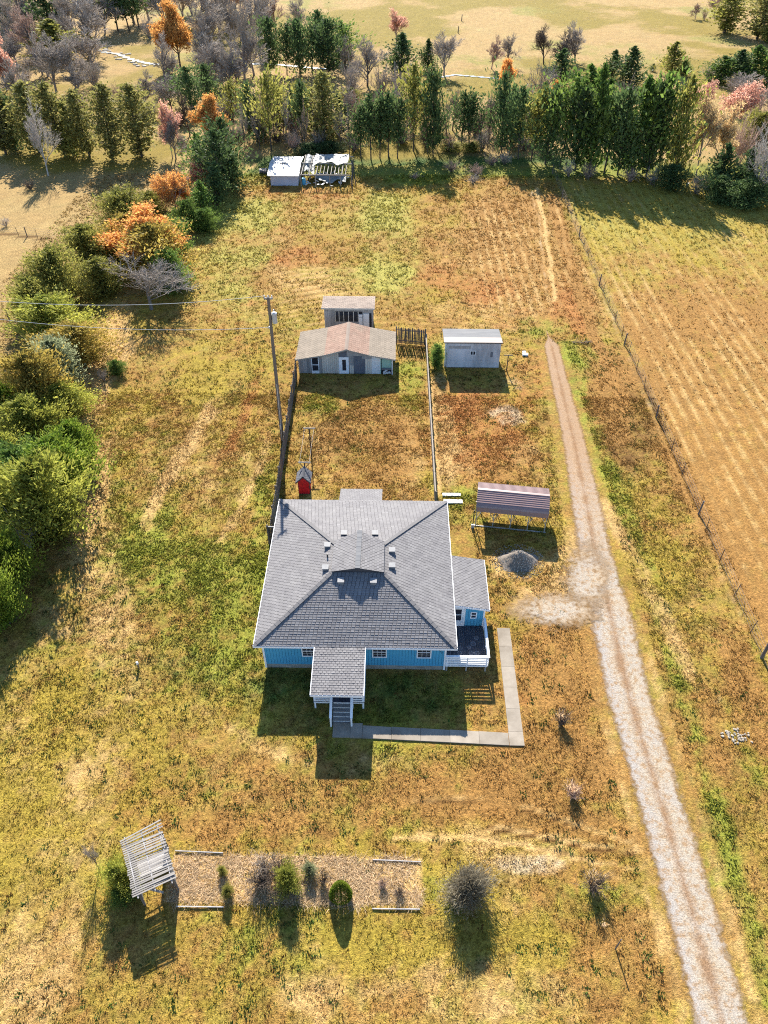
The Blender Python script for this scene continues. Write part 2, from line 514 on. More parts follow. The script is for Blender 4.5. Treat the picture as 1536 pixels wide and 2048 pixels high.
# (class, amount, width px, points)
LIN = [
    ('green', .26, 26, [(1140, 700), (1165, 790), (1195, 880), (1225, 960), (1290, 1120), (1340, 1300), (1420, 1560), (1490, 1800), (1536, 2000)]),
    ('straw', .22, 18, [(1150, 1100), (1190, 1250), (1200, 1400), (1262, 1620), (1310, 1800), (1370, 2048)]),
    ('straw', .16, 16, [(1300, 1330), (1390, 1600), (1450, 1800), (1520, 2048)]),
    ('straw', .70, 6, [(1072, 380), (1090, 450), (1100, 520), (1110, 600)]), ('pale', .55, 4, [(1062, 385), (1080, 450), (1086, 520), (1092, 580)]),
    ('straw', .55, 5, [(1110, 400), (1128, 470), (1140, 530)]), ('brown', .5, 14, [(1105, 400), (1150, 560), (1190, 680), (1250, 800)]),
    ('straw', .50, 7, [(830, 1598), (960, 1598), (1060, 1615), (1160, 1650), (1270, 1690)]), ('straw', .45, 7, [(790, 1674), (930, 1674), (1050, 1690), (1150, 1715), (1280, 1740)]),
    ('straw', .45, 6, [(980, 1650), (1080, 1670), (1180, 1690), (1280, 1700)]), ('dark', .8, 5, [(980, 1656), (1080, 1676), (1180, 1698), (1270, 1708)]), ('dark', .6, 4, [(830, 1603), (960, 1604), (1060, 1622), (1160, 1660)]),
    ('dark', .7, 4, [(1065, 1692), (1130, 1710), (1180, 1722)]), ('straw', .3, 8, [(1180, 1720), (1260, 1770), (1300, 1800)]),
    ('straw', .40, 18, [(420, 820), (370, 900), (320, 980), (290, 1050)]), ('orange', .25, 14, [(520, 740), (480, 860), (400, 980), (330, 1090)]),
    ('straw', .25, 12, [(540, 880), (490, 1000), (420, 1120)]), ('straw', .25, 20, [(470, 1460), (530, 1500), (620, 1520)]),
    ('straw', .4, 8, [(860, 760), (866, 880), (880, 990)]), ('dark', .22, 3, [(1150, 440), (1200, 570), (1255, 690), (1320, 840), (1400, 1020), (1500, 1250)]),
    ('pale', .35, 5, [(1142, 430), (1192, 560), (1246, 690), (1310, 840), (1390, 1030), (1490, 1260)]), ('straw', .35, 22, [(1210, 1010), (1300, 1180), (1380, 1350)]),
    ('dark', .7, 4, [(0, 466), (60, 472), (130, 483)]), ('dark', .7, 3, [(0, 640), (35, 645)]), ('dark', .5, 3, [(1355, 112), (1390, 118), (1430, 119)])]


def seg_d(px, py, pts):
    d = np.full(px.shape, 1e9)
    for (ax, ay), (bx, by) in zip(pts[:-1], pts[1:]):
        vx, vy = bx - ax, by - ay
        t = np.clip(((px - ax) * vx + (py - ay) * vy) / (vx * vx + vy * vy), 0, 1)
        d = np.minimum(d, np.hypot(px - ax - t * vx, py - ay - t * vy))
    return d


def sstep(x, a, b):
    t = np.clip((x - a) / (b - a), 0, 1)
    return t * t * (3 - 2 * t)


def hedge_x(y):
    return np.interp(y, [20, 31, 45, 58, 66, 80, 100, 128], [-16.5, -17.5, -24, -29, -29.5, -31, -28, -24])


def paint(x, y):
    """albedo of the ground, x and y in metres"""
    d = (-syw * x + cyw * y) * CP + CAMH * SP
    ok = d > 4
    px, py = PJ(x, y, 0.0)
    px = np.where(ok, px, -5000.0)
    py = np.where(ok, py, 5000.0)
    wob = 16
    qx = px + (fbm(x, y, 2.5, 91) - .5) * wob * 2
    qy = py + (fbm(x, y, 2.5, 97) - .5) * wob
    B = {k: np.full(x.shape, v) for k, v in DEF.items()}
    for k, a, cx, cy, rx, ry, an in ELL:
        ca, sa = math.cos(math.radians(an)), math.sin(math.radians(an))
        dx, dy = qx - cx, qy - cy
        r = np.hypot((dx * ca + dy * sa) / rx, (-dx * sa + dy * ca) / ry)
        B[k] += 1.2 * a * (1 - sstep(r, .55, 1.25))
    for k, a, wd, pts in LIN:
        B[k] += 1.7 * a * (1 - sstep(seg_d(qx * .35 + px * .65, qy * .35 + py * .65, pts), wd * .35, wd * 1.1))
    # garden bed
    bed = (x > -11.7) & (x < 1.75) & (y > 14.75) & (y < 17.3)
    B['straw'] += 1.6 * bed
    B['olive'] += .5 * bed
    B['pale'] += .35 * bed * sstep(x, -5, 0)
    # striped hay field beyond the wire fence, and plough lines beside it
    e = sstep(x, 25.2, 26.2) * (1 - sstep(y, 118, 124))
    st = .5 + .5 * np.sin((x + .022 * (y - 80)) * 2 * math.pi / 1.22 + 1.8 * fbm(x, y, 16, 41))
    far = sstep(y, 72, 108)
    B['bright'] += e * (.18 + .55 * far)
    B['olive'] += e * (-.1 + .3 * far)
    B['tan'] += e * (.5 - .4 * far + .3 * st)
    B['brown'] += e * .15 * (1 - far)
    B['green'] -= e * .3 * (1 - far)
    B['deep'] -= e * .5
    B['straw'] += e * (-.05 + .75 * st * sstep(fbm(x * 1.0, y * .12, 1.6, 45), .25, .6) * (1 - .45 * far))
    B['pale'] += e * (.25 + .35 * st) * (1 - far) * .55
    B['brown'] += e * (.15 - .25 * far) + e * .55 * (1 - st) * (1 - .7 * far)
    B['olive'] += e * .35 * (1 - st)
    B['green'] += e * .1 * far
    e2 = sstep(x, 8, 12) * (1 - sstep(x, 23.5, 24.5)) * sstep(y, 76, 84) * (1 - sstep(y, 112, 118))
    st2 = .5 + .5 * np.sin((x + .02 * y) * 2 * math.pi / 1.15 + 2.0 * fbm(x, y, 7, 43))
    B['straw'] += e2 * .95 * (st2 - .35)
    B['brown'] += e2 * .3
    # curved furrows behind the sheds
    e3 = sstep(x, -16, -12) * (1 - sstep(x, 12, 16)) * sstep(y, 71, 76) * (1 - sstep(y, 88, 96))
    rr = np.hypot(x - 0, y - 50)
    st3 = .5 + .5 * np.sin(rr * 2 * math.pi / 1.25 + 2.5 * fbm(x, y, 8, 47))
    B['straw'] += e3 * .5 * (st3 - .4) * sstep(fbm(x, y, 9, 53), .4, .55)
    B['dark'] += e3 * .4 * (.6 - st3) * sstep(fbm(x, y, 9, 53), .4, .55)
    # pastures beyond the trees and the hedge
    t = np.maximum(sstep(y, 124, 134), sstep(hedge_x(y) - x, 1.0, 4.0) * sstep(y, 52, 60))
    bigp = fbm(x, y, 28, 61)
    B['tan'] += t * 1.35
    B['straw'] += t * .55
    B['olive'] += t * (-.2 + 1.1 * sstep(bigp, .45, .7))
    B['bright'] += t * (.15 + .9 * sstep(fbm(x, y, 22, 67), .5, .72))
    for k in ('brown', 'orange', 'dark', 'green', 'deep'):
        B[k] -= t * .25
    B['orange'] += t * .3 * sstep(fbm(x, y, 16, 71), .5, .7)
    # litter under the hedge and the back tree row
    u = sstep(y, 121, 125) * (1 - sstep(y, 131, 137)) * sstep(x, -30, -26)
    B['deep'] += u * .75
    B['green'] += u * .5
    u2 = 1 - sstep(np.abs(x - hedge_x(y) + 1), 1.0, 3.2)
    B['straw'] += u2 * .45
    B['pale'] += u2 * .3
    W = np.empty(x.shape + (len(NAMES),))
    fine = np.clip(1.3 - y / 160, .4, 1)
    for i, k in enumerate(NAMES):
        nz = .55 * fbm(x, y, 5.5, 100 + i * 7) + .50 * fbm(x, y, 1.3, 200 + i * 7) + .42 * fine * vnoise(x / .33, y / .33, 300 + i * 7)
        W[..., i] = B[k] + nz
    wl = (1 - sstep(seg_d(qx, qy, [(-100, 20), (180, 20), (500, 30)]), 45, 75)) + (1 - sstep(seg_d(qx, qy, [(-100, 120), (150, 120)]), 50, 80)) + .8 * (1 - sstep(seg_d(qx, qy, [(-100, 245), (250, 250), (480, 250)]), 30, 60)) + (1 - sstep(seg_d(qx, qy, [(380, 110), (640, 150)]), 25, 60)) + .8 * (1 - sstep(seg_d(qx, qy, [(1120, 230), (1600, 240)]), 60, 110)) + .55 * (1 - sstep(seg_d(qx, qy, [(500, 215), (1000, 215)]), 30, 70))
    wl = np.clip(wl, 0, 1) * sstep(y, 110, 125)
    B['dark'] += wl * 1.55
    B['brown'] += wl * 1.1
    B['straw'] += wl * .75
    house_shade = (x > -9.5) & (x < 4.8) & (y > 23.5) & (y < 30)  # lush lawn again, tint of the house shadow put into its green
    B['deep'] += 2.3 * house_shade
    B['green'] += .3 * house_shade
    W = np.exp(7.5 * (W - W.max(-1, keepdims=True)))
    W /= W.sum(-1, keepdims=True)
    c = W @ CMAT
    vmod = .80 + .40 * fbm(x, y, .7, 401, 2)
    vmod = vmod * (1 - .30 * t)
    return c * vmod[..., None], st, e, st3 * e3, px, py


RL = [((1380, 2048), (1510, 2048)), ((1318, 1800), (1437, 1800)), ((1265, 1600), (1375, 1600)), ((1207, 1400), (1312, 1400)), ((1174, 1250), (1277, 1250)), ((1150, 1100), (1228, 1100)), ((1136, 1000), (1206, 1000)), ((1124, 900), (1180, 900)), ((1106, 800), (1150, 800)), ((1085, 690), (1120, 690))]
RL = [(G(*a), G(*b)) for a, b in RL]
RL = [(RL[0][0] + (RL[0][0] - RL[1][0]) * 1.5, RL[0][1] + (RL[0][1] - RL[1][1]) * 1.5)] + RL
RY = [(a.y + b.y) / 2 for a, b in RL]
RXL = [a.x for a, b in RL]
RXR = [b.x for a, b in RL]


def road_mask(x, y):
    l = np.interp(y, RY, RXL)
    r = np.interp(y, RY, RXR)
    m = sstep(x, l - .9, l - .2) * (1 - sstep(x, r + .2, r + .9))
    return m * (y < RY[-1] + .5)


def relief(x, y, st, e, f3, px, py):
    z = .05 * (fbm(x, y, 1.1, 501) - .5) + .05 * (fbm(x, y, .45, 505, 2) - .5)
    z += .05 * (st - .5) * e + .07 * (f3 - .4 * (f3 > 0))
    for k, a, wd, pts in LIN:
        if k == 'dark':
            z -= .05 * a * (1 - sstep(seg_d(px, py, pts), wd * .4, wd * 1.2))
    flat = 1 - road_mask(x, y)
    hs = (x > -9) & (x < 8.7) & (y > 23.4) & (y < 43.5)
    flat = flat * np.where(hs, .35, 1)
    return z * flat - .02


def ground_mat():
    m, n, b = nmat('ground')
    at = N(n, 'ShaderNodeAttribute', attribute_name='Col')
    v = coords(n)
    f1 = noise(n, 5.0, 4, 0.7, v, 0.4)
    f2 = noise(n, 17.0, 3, 0.7, v)
    c = mix(n, 1.0, at.outputs['Color'], ramp(n, f1, .30, .70, .50, 1.45), 'MULTIPLY')
    c = mix(n, 1.0, c, ramp(n, f2, .3, .7, .68, 1.30), 'MULTIPLY')
    n.links.new(c, b.inputs['Base Color'])
    b.inputs['Roughness'].default_value = 0.95
    b.inputs['Specular IOR Level'].default_value = 0.1
    ad = N(n, 'ShaderNodeMath', operation='ADD')
    n.links.new(f1, ad.inputs[0])
    n.links.new(f2, ad.inputs[1])
    bump(n, b, ad.outputs[0], 0.9, 0.09)
    return m


def axis(lo, hi, fine0, fine1, st, grow, cap):
    a = list(np.arange(fine0, fine1 + 1e-6, st))
    s = st
    while a[-1] < hi:
        s = min(s * grow, cap(a[-1]))
        a.append(a[-1] + s)
    s = st
    while a[0] > lo:
        s = min(s * grow, cap(a[0]))
        a.insert(0, a[0] - s)
    return np.array(a)


gx = axis(-1500, 1500, -34, 42, .26, 1.05, lambda v: 1.0 if abs(v) < 125 else 400)
gy = axis(-800, 1900, 8, 72, .24, 1.018, lambda v: 1.0 if -5 < v < 300 else 400)
X, Y = np.meshgrid(gx, gy)
xs, ys = X.ravel(), Y.ravel()
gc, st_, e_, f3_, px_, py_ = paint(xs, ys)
gz = relief(xs, ys, st_, e_, f3_, px_, py_)
nx, ny = len(gx), len(gy)
idx = np.arange(nx * ny).reshape(ny, nx)
gf = np.stack([idx[:-1, :-1], idx[:-1, 1:], idx[1:, 1:], idx[1:, :-1]], -1).reshape(-1, 4)
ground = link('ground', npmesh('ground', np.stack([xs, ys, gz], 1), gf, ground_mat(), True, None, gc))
tag(ground, 'patchy autumn grass and bare brown soil around the blue house', None, None, 'structure')


# ------------------------------------------------------------------ gravel road and walkway
def road_mat():
    m, n, b = nmat('gravel_road')
    u = N(n, 'ShaderNodeAttribute', attribute_name='u').outputs['Fac']
    v = coords(n)
    big = noise(n, .55, 4, .6, v)
    mid = noise(n, 2.6, 4, .7, v)
    fine = noise(n, 13.0, 3, .75, v)
    c = mix(n, ramp(n, big, .4, .62), pc(222, 204, 178, 2.15), pc(216, 203, 186, 2.15))
    c = mix(n, ramp(n, u, -.75, -.25, .75, 0), c, pc(206, 200, 196, 2.1))
    c = mix(n, ramp(n, mid, .47, .64, 0, .9), c, pc(196, 160, 120, 2.1))
    sep = N(n, 'ShaderNodeSeparateXYZ')
    n.links.new(v, sep.inputs[0])
    c = mix(n, ramp(n, sep.outputs['Y'], 38, 54, 0, .8), c, pc(204, 164, 124, 2.1))
    # brown strip between the wheel tracks and soft dirt shoulders
    ab = N(n, 'ShaderNodeMath', operation='ABSOLUTE')
    n.links.new(u, ab.inputs[0])

    def add(a, bb, k):
        q = N(n, 'ShaderNodeMath', operation='MULTIPLY_ADD')
        n.links.new(bb, q.inputs[0])
        q.inputs[1].default_value = k
        n.links.new(a, q.inputs[2])
        return q.outputs[0]
    wob = add(add(ab.outputs[0], mid, .35), fine, .25)
    c = mix(n, ramp(n, add(wob, big, .8), .66, .92, .8, 0.0), c, pc(172, 130, 92, 2.1))
    c = mix(n, ramp(n, wob, .92, 1.15, 0, .8), c, pc(200, 160, 112, 2.1))
    c = mix(n, 1.0, c, ramp(n, fine, .3, .7, .62, 1.32), 'MULTIPLY')
    n.links.new(c, b.inputs['Base Color'])
    b.inputs['Roughness'].default_value = .95
    b.inputs['Specular IOR Level'].default_value = .1
    bump(n, b, fine, .8, .05)
    wob2 = add(add(add(ab.outputs[0], mid, .55), fine, .30), big, .35)
    al = ramp(n, wob2, 1.28, 1.52, 1.0, 0.0)
    n.links.new(al, b.inputs['Alpha'])
    return m


yy = np.arange(RY[0], RY[-1] + 3, .35)
uu = np.linspace(-1.12, 1.12, 15)
rv, ru = [], []
for y in yy:
    l, r = np.interp(y, RY, RXL), np.interp(y, RY, RXR)
    for u in uu:
        rv.append(((l + r) / 2 + u * (r - l) / 2, y, .012 - .03 * math.exp(-((abs(u) - .55) / .22) ** 2) + .02))
        ru.append(u if y < RY[-1] else math.copysign(abs(u) + (y - RY[-1]) * .45, u))
k = len(uu)
rf = np.array([[i * k + j, i * k + j + 1, (i + 1) * k + j + 1, (i + 1) * k + j] for i in range(len(yy) - 1) for j in range(k - 1)])
rm = npmesh('gravel_road', np.array(rv), rf, road_mat(), True)
def gravel_patch(name, cx, cy, rx, ry, label, z):
    V, U = [], []
    for i in range(9):
        for j in range(36):
            a_ = 2 * math.pi * j / 36
            q = i / 8 * 1.15
            p_ = G(cx + rx * q * math.cos(a_), cy + ry * q * math.sin(a_), z)
            V.append(tuple(p_))
            U.append(.55 + .6 * (i / 8) ** 1.3)
    Fc = np.array([[i * 36 + j, i * 36 + (j + 1) % 36, (i + 1) * 36 + (j + 1) % 36, (i + 1) * 36 + j] for i in range(8) for j in range(36)])
    me = npmesh(name, np.array(V), Fc, rm.materials[0], True)
    at_ = me.attributes.new('u', 'FLOAT', 'POINT')
    at_.data.foreach_set('value', np.array(U, np.float32))
    tag(link(name, me), label, None, None, 'structure')


gravel_patch('gravel_spur', 1112, 1220, 125, 50, 'pale gravel parking spur between the driveway and the side deck', .047)
gravel_patch('gravel_apron', 1172, 1160, 66, 110, 'worn thin gravel where the driveway widens beside the house', .040)
a = rm.attributes.new('u', 'FLOAT', 'POINT')
a.data.foreach_set('value', np.array(ru, np.float32))
tag(link('gravel_road', rm), 'pale two track gravel driveway running past the house to the back field', None, None, 'structure')

walk = thing('walkway', None, None, (0, 0, 0))
tag(walk, 'L shaped concrete walkway from the front steps to the driveway side', None, None, 'structure')


def slab(x0, x1, y0, y1, h=.07):
    MB().box(x0, x1, y0, y1, -.05, h).build('concrete_slab', M['concrete'], walk)


slab(-3.57, -2.50, 24.45, 25.45, .075)
slab(-2.485, -1.75, 24.43, 25.43, .078)
for i in range(5):
    xa, xb = -1.735 + i * 1.80, -1.75 + (i + 1) * 1.80
    ya, yb = 24.43 - i * .072, 24.43 - (i + 1) * .072
    h_ = .066 + .004 * (i % 2)
    MB().hexa([(xa, ya, -.05), (xb, yb, -.05), (xb, yb + .84, -.05), (xa, ya + .86, -.05), (xa, ya, h_), (xb, yb, h_), (xb, yb + .84, h_), (xa, ya + .86, h_)]).build('concrete_slab', M['concrete'], walk)
slab(7.28, 8.18, 24.06, 25.0, .068)
for i in range(5):
    slab(7.30 + i * .012, 8.18 + i * .012, 25.015 + i * 1.62, 25.0 + (i + 1) * 1.62, .065 + .004 * (i % 2))

# ------------------------------------------------------------------ grass tufts
def tuft_field(name, n, xr, yr, label, size, dens=None, blades=3, col=None, lean=.5, wide=.30):
    r = np.random.default_rng(len(name) * 13 + n)
    x = r.uniform(*xr, n)
    y = r.uniform(*yr, n) if dens is None else yr[0] + (yr[1] - yr[0]) * r.random(n) ** dens
    d = (-syw * x + cyw * y) * CP + CAMH * SP
    px, py = PJ(x, y)
    keep = (px > -60) & (px < 1600) & (py < 2110) & (road_mask(x, y) < .3)
    for x0, x1, y0, y1 in KEEPOUT:
        keep &= ~((x > x0) & (x < x1) & (y > y0) & (y < y1))
    trk = np.zeros(len(x))
    for k, a, wd, pts in LIN:
        if k in ('straw', 'pale') and wd < 10:
            trk = np.maximum(trk, 1 - sstep(seg_d(px, py, pts), wd * .5, wd * 1.1))
    keep &= trk < r.uniform(.2, 1, n)
    keep &= (x < 25.3) | (r.random(n) < .4)
    keep &= np.hypot((px - 1085) / 95, (py - 1222) / 34) > .9
    keep &= fbm(x, y, 1.6, 811) > r.uniform(.22, .62, n)
    x, y = x[keep], y[keep]
    c, s1, s2, s3, px, py = paint(x, y)
    z = relief(x, y, s1, s2, s3, px, py)
    g = c[:, 1] / (c[:, 0] + 1e-6)
    sz = size * r.uniform(.5, 1.35, len(x)) * (1 + .5 * np.clip((g - .8) * 3, -.3, 1)) * (.8 + y / 90)
    if col is not None:
        c = np.array(col) * r.uniform(.7, 1.2, (len(x), 1))
    c = c * r.uniform(.62, 1.3, (len(x), 1))
    m = len(x)
    V, C = [], []
    for b in range(blades):
        th = r.uniform(0, 2 * math.pi, m)
        ox, oy = r.normal(0, .5, m) * sz, r.normal(0, .5, m) * sz
        wx, wy = np.cos(th) * sz * wide, np.sin(th) * sz * wide
        lx, ly = r.normal(0, lean, m) * sz, r.normal(0, lean, m) * sz
        h = sz * r.uniform(.45, .95, m)
        base = np.stack([x + ox, y + oy, z - .01], 1)
        V.append(np.stack([base + np.stack([wx, wy, 0 * wx], 1), base - np.stack([wx, wy, 0 * wx], 1), base + np.stack([lx, ly, h], 1)], 1))
        C.append(np.repeat(c[:, None, :] * np.array([.85, .85, 1.15])[None, :, None], 1, 1))
    V = np.concatenate(V).reshape(-1, 3)
    C = np.concatenate(C).reshape(-1, 3)
    f = np.arange(len(V)).reshape(-1, 3)
    o = link(name, npmesh(name, V, f, M['tuft'], False, None, C))
    return tag(o, label, 'grass', None, 'stuff')


def tuft_mat():
    m, n, b = nmat('grass_tuft')
    at = N(n, 'ShaderNodeAttribute', attribute_name='Col')
    n.links.new(at.outputs['Color'], b.inputs['Base Color'])
    b.inputs['Roughness'].default_value = .9
    b.inputs['Specular IOR Level'].default_value = .1
    tr = N(n, 'ShaderNodeBsdfTranslucent')
    n.links.new(at.outputs['Color'], tr.inputs[0])
    ms = N(n, 'ShaderNodeMixShader')
    ms.inputs[0].default_value = .35
    n.links.new(b.outputs[0], ms.inputs[1])
    n.links.new(tr.outputs[0], ms.inputs[2])
    n.links.new(ms.outputs[0], n.nodes['Material Output'].inputs[0])
    return m


M['tuft'] = tuft_mat()
KEEPOUT = [(-8.5, 6.4, 29.3, 43), (-4.9, -1.6, 26.3, 30), (-3.8, -2.3, 25, 27), (-3.6, 8.2, 24.0, 25.5), (7.2, 8.3, 24, 33.2), (-9.9, 0.2, 65.6, 71), (5, 11, 66.8, 70), (-8, -6.9, 46.9, 48.3), (-8.2, -2, 74, 77), (3.3, 6.6, 32, 37)]
tuft_field('lawn_grass', 240000, (-36, 26), (8, 62), 'short patchy lawn grass around the blue house', .115, 1.0)
tuft_field('field_grass', 85000, (-48, 60), (60, 124), 'rough field grass behind the sheds and beyond the wire fence', .13, 1.0)

# ------------------------------------------------------------------ shingled roof planes
def shingle_plane(p0, p1, up, rng0, rng1, L, e=.165, wtab=.26, t=.022, seed=1, gap=.028):
    """p0->p1 eave, up: unit upslope vector, rng0/rng1: u limits at v as fraction functions; returns verts, faces, face values"""
    r = np.random.default_rng(seed)
    p0, p1, up = Vector(p0), Vector(p1), Vector(up).normalized()
    U = (p1 - p0)
    W = U.length
    U = U / W
    nrm = U.cross(up).normalized()
    if nrm.z < 0:
        nrm = -nrm
    V, Fc, A = [], [], []
    k = 0
    rows = int(math.ceil(L / e))
    for i in range(rows):
        v0, v1 = i * e, min((i + 1) * e, L)
        vm = (v0 + v1) / 2
        a, b = rng0(v0), rng1(v0)
        a1, b1 = rng0(v1), rng1(v1)
        lo, hi = min(a, a1), max(b, b1)
        u = lo - (i % 2) * wtab * .5 - r.uniform(0, .04)
        while u < hi:
            g = gap
            q = [max(u, a), min(u + wtab - g, b), min(u + wtab - g, b1), max(u, a1)]
            u += wtab
            if q[1] - q[0] < .03 and q[2] - q[3] < .03:
                continue
            q[1] = max(q[1], q[0])
            q[2] = max(q[2], q[3])
            lift = t * r.uniform(.8, 1.3)
            c = [p0 + U * q[0] + up * v0 + nrm * lift, p0 + U * q[1] + up * v0 + nrm * lift, p0 + U * q[2] + up * v1 + nrm * .004, p0 + U * q[3] + up * v1 + nrm * .004,
                 p0 + U * q[0] + up * v0, p0 + U * q[1] + up * v0]
            V += c
            Fc += [(k, k + 1, k + 2, k + 3), (k + 4, k + 5, k + 1, k)]
            s = np.clip(r.normal(.55, .12), 0, 1)
            A += [s, 0.0]  # lip faces take the darkest tone, painting a shadow line under each course
            k += 6
    return np.array([tuple(x) for x in V]), np.array(Fc), np.array(A)


def shingles(parent, off, mat, *a, **kw):
    V, Fc, A = shingle_plane(*a, **kw)
    o = link('shingles', npmesh('shingles', V - np.array(off), Fc, mat, False, A), parent)
    o['kind'] = 'stuff'
    return o


# ------------------------------------------------------------------ the blue house
HO = (-2.4, 36, 0)
house = wthing('blue_house', 'single storey blue house with grey hipped shingle roof and white trim', 'house', HO)
WX0, WX1, WY0, WY1 = -8.3, 3.5, 29.55, 42.5
wall = wpart('wall', MB().box(WX0 + .03, WX1 - .03, WY0 + .03, WY1 - .03, .45, 3.02), M['bluegap'], house)
sid = MB()
for s0, s1, ax in ((WX0, WX1, 0), (WX0, WX1, 1), (WY0, WY1, 2), (WY0, WY1, 3)):
    nb = int(round((s1 - s0) / .2))
    for i in range(nb):
        a0, a1 = s0 + (s1 - s0) * i / nb + .008, s0 + (s1 - s0) * (i + 1) / nb - .008
        if ax == 0:
            sid.box(a0, a1, WY0 - .005, WY0 + .028, .45, 3.0)
        elif ax == 1:
            sid.box(a0, a1, WY1 - .028, WY1 + .005, .45, 3.0)
        elif ax == 2:
            sid.box(WX0 - .005, WX0 + .028, a0, a1, .45, 3.0)
        else:
            sid.box(WX1 - .028, WX1 + .005, a0, a1, .45, 3.0)
s_ = wpart('siding_boards', sid, M['blue'], house)
s_['kind'] = 'stuff'
fnd = MB()
nb = 28
for row in range(2):
    for i in range(nb):
        o = .2 * row
        a0 = WX0 + .03 + (WX1 - WX0 - .06) * i / nb
        a1 = WX0 + .03 + (WX1 - WX0 - .06) * (i + 1) / nb - .012
        fnd.box(a0, a1, WY0 + .04 + rnd.uniform(0, .01), WY0 + .2, row * .225 - .03, row * .225 + .19)
fnd.box(WX0 + .04, WX1 - .04, WY0 + .062, WY1 - .05, -.05, .445)
o = wpart('foundation', fnd, M['block'], house)
# white corner trim and fascia
for x, y in ((WX0, WY0), (WX1, WY0), (WX0, WY1), (WX1, WY1)):
    wpart('corner_trim', MB().box(x - .06, x + .06, y - .06, y + .06, .1 if y == WY0 else .4, 2.96), M['white'], house)
EX0, EX1, EY0, EY1 = -8.72, 4.12, 29.05, 43.0
EZ, TZ = 3.0, 4.85
TX0, TX1, TY0, TY1 = -3.95, -0.62, 33.8, 36.4
fa = MB()
fa.box(EX0 - .03, EX1 + .03, EY0 - .03, EY0 + .01, EZ - .16, EZ - .012)
wpart('fascia', fa, M['white'], house)
fa = MB().box(EX0 - .07, EX0 - .03, EY0 - .03, EY1 + .03, EZ - .16, EZ + .03)
wpart('fascia', fa, M['white'], house)
fa = MB().box(EX1 + .03, EX1 + .07, EY0 - .03, EY1 + .03, EZ - .16, EZ + .03)
wpart('fascia', fa, M['white'], house)
wpart('fascia', MB().box(EX0 - .03, EX1 + .03, EY1 - .01, EY1 + .03, EZ - .16, EZ - .012), M['white'], house)
A0, A1, A2, A3 = Vector((EX0, EY0, EZ)), Vector((EX1, EY0, EZ)), Vector((EX1, EY1, EZ)), Vector((EX0, EY1, EZ))
T0, T1, T2, T3 = Vector((TX0, TY0, TZ)), Vector((TX1, TY0, TZ)), Vector((TX1, TY1, TZ)), Vector((TX0, TY1, TZ))
rb = MB()
for q in ((A0, A1, T1, T0), (A1, A2, T2, T1), (A2, A3, T3, T2), (A3, A0, T0, T3)):
    rb.quad(*q)
rb.quad(T0, T1, T2, T3)
rb.quad(*[v - Vector((0, 0, .1)) for v in (A3, A2, A1, A0)])
for a_, b_ in ((A0, A1), (A1, A2), (A2, A3), (A3, A0)):
    dz = Vector((0, 0, .1))
    rb.quad(a_ - dz, b_ - dz, b_, a_)
roof = wpart('roof', rb, M['shingle_under'], house)


def hip_side(a, b, ta, tb, seed):
    a, b, ta, tb = map(Vector, (a, b, ta, tb))
    U = (b - a).normalized()
    la, lb = (ta - a).dot(U), (tb - a).dot(U)
    up = ta - a - U * la
    L = up.length
    W = (b - a).length
    shingles(roof, HO, M['shingle'], a, b, up, lambda v: la * v / L, lambda v: W + (lb - W) * v / L, L, seed=seed)


hip_side(A0, A1, T0, T1, 1)
hip_side(A1, A2, T1, T2, 2)
hip_side(A2, A3, T2, T3, 3)
hip_side(A3, A0, T3, T0, 4)
for a_, b_ in ((A0, T0), (A1, T1), (A2, T2), (A3, T3)):
    rc = MB()
    n_ = 34
    for i in range(n_):
        p, q = a_.lerp(b_, i / n_), a_.lerp(b_, (i + 1.15) / n_ if i < n_ - 1 else 1)
        h = Vector((0, 0, .035 + (.008 if i % 2 else 0)))
        rc.beam(p + h, q + h - Vector((0, 0, .008)), .26, .025)
    c_ = sub('ridge_cap', rc, M['shingle'], roof, house)
# gablet on top
gh, ga = .16, .52
GY0, GY1 = TY0 - .12, 37.2
gx0, gx1, gm = TX0 - .06, TX1 + .06, (TX0 + TX1) / 2
gw = MB()
gw.prism([(gx0 + .05, TY0 + .05, TZ - .2), (gx1 - .05, TY0 + .05, TZ - .2), (gx1 - .05, TY0 + .05, TZ + gh - .03), (gm, TY0 + .05, TZ + ga - .03), (gx0 + .05, TY0 + .05, TZ + gh - .03)], (0, TY1 - TY0 - .1, 0))
gab = wpart('roof_gablet', gw, M['shingle_under'], house)
for sx, e0 in ((-1, gx0), (1, gx1)):
    lo0, lo1 = Vector((e0, GY0, TZ + gh)), Vector((e0, 36.55, TZ + gh))
    up = Vector((gm - e0, 0, ga - gh))
    L = up.length
    pl = MB()
    hi0, hi1 = Vector((gm, GY0, TZ + ga)), Vector((gm, GY1, TZ + ga))
    dz = Vector((0, 0, .05))
    pl.hexa([lo0 - dz, lo1 - dz, hi1 - dz, hi0 - dz, lo0, lo1, hi1, hi0] if sx > 0 else [lo1 - dz, lo0 - dz, hi0 - dz, hi1 - dz, lo1, lo0, hi0, hi1])
    sub('gablet_slope', pl, M['shingle_under'], gab, house)
    D = 36.55 - GY0
    shingles(gab, HO, M['shingle'], lo0, lo1, up, lambda v: 0, lambda v: D + (GY1 - 36.55) * v / L, L, seed=7 + sx)
rc = MB()
for i in range(16):
    y0 = GY0 + (GY1 - GY0) * i / 16
    rc.box(gm - .17, gm + .17, y0, y0 + .25, TZ + ga - .015 + .006 * (i % 2), TZ + ga + .022 + .006 * (i % 2))
sub('ridge_cap', rc, M['rollgrey'], gab, house)


def roof_z(x, y):
    return min(EZ + (y - EY0) * (TZ - EZ) / (TY0 - EY0), EZ + (x - EX0) * (TZ - EZ) / (TX0 - EX0), EZ + (EX1 - x) * (TZ - EZ) / (EX1 - TX1), EZ + (EY1 - y) * (TZ - EZ) / (EY1 - TY1), TZ)


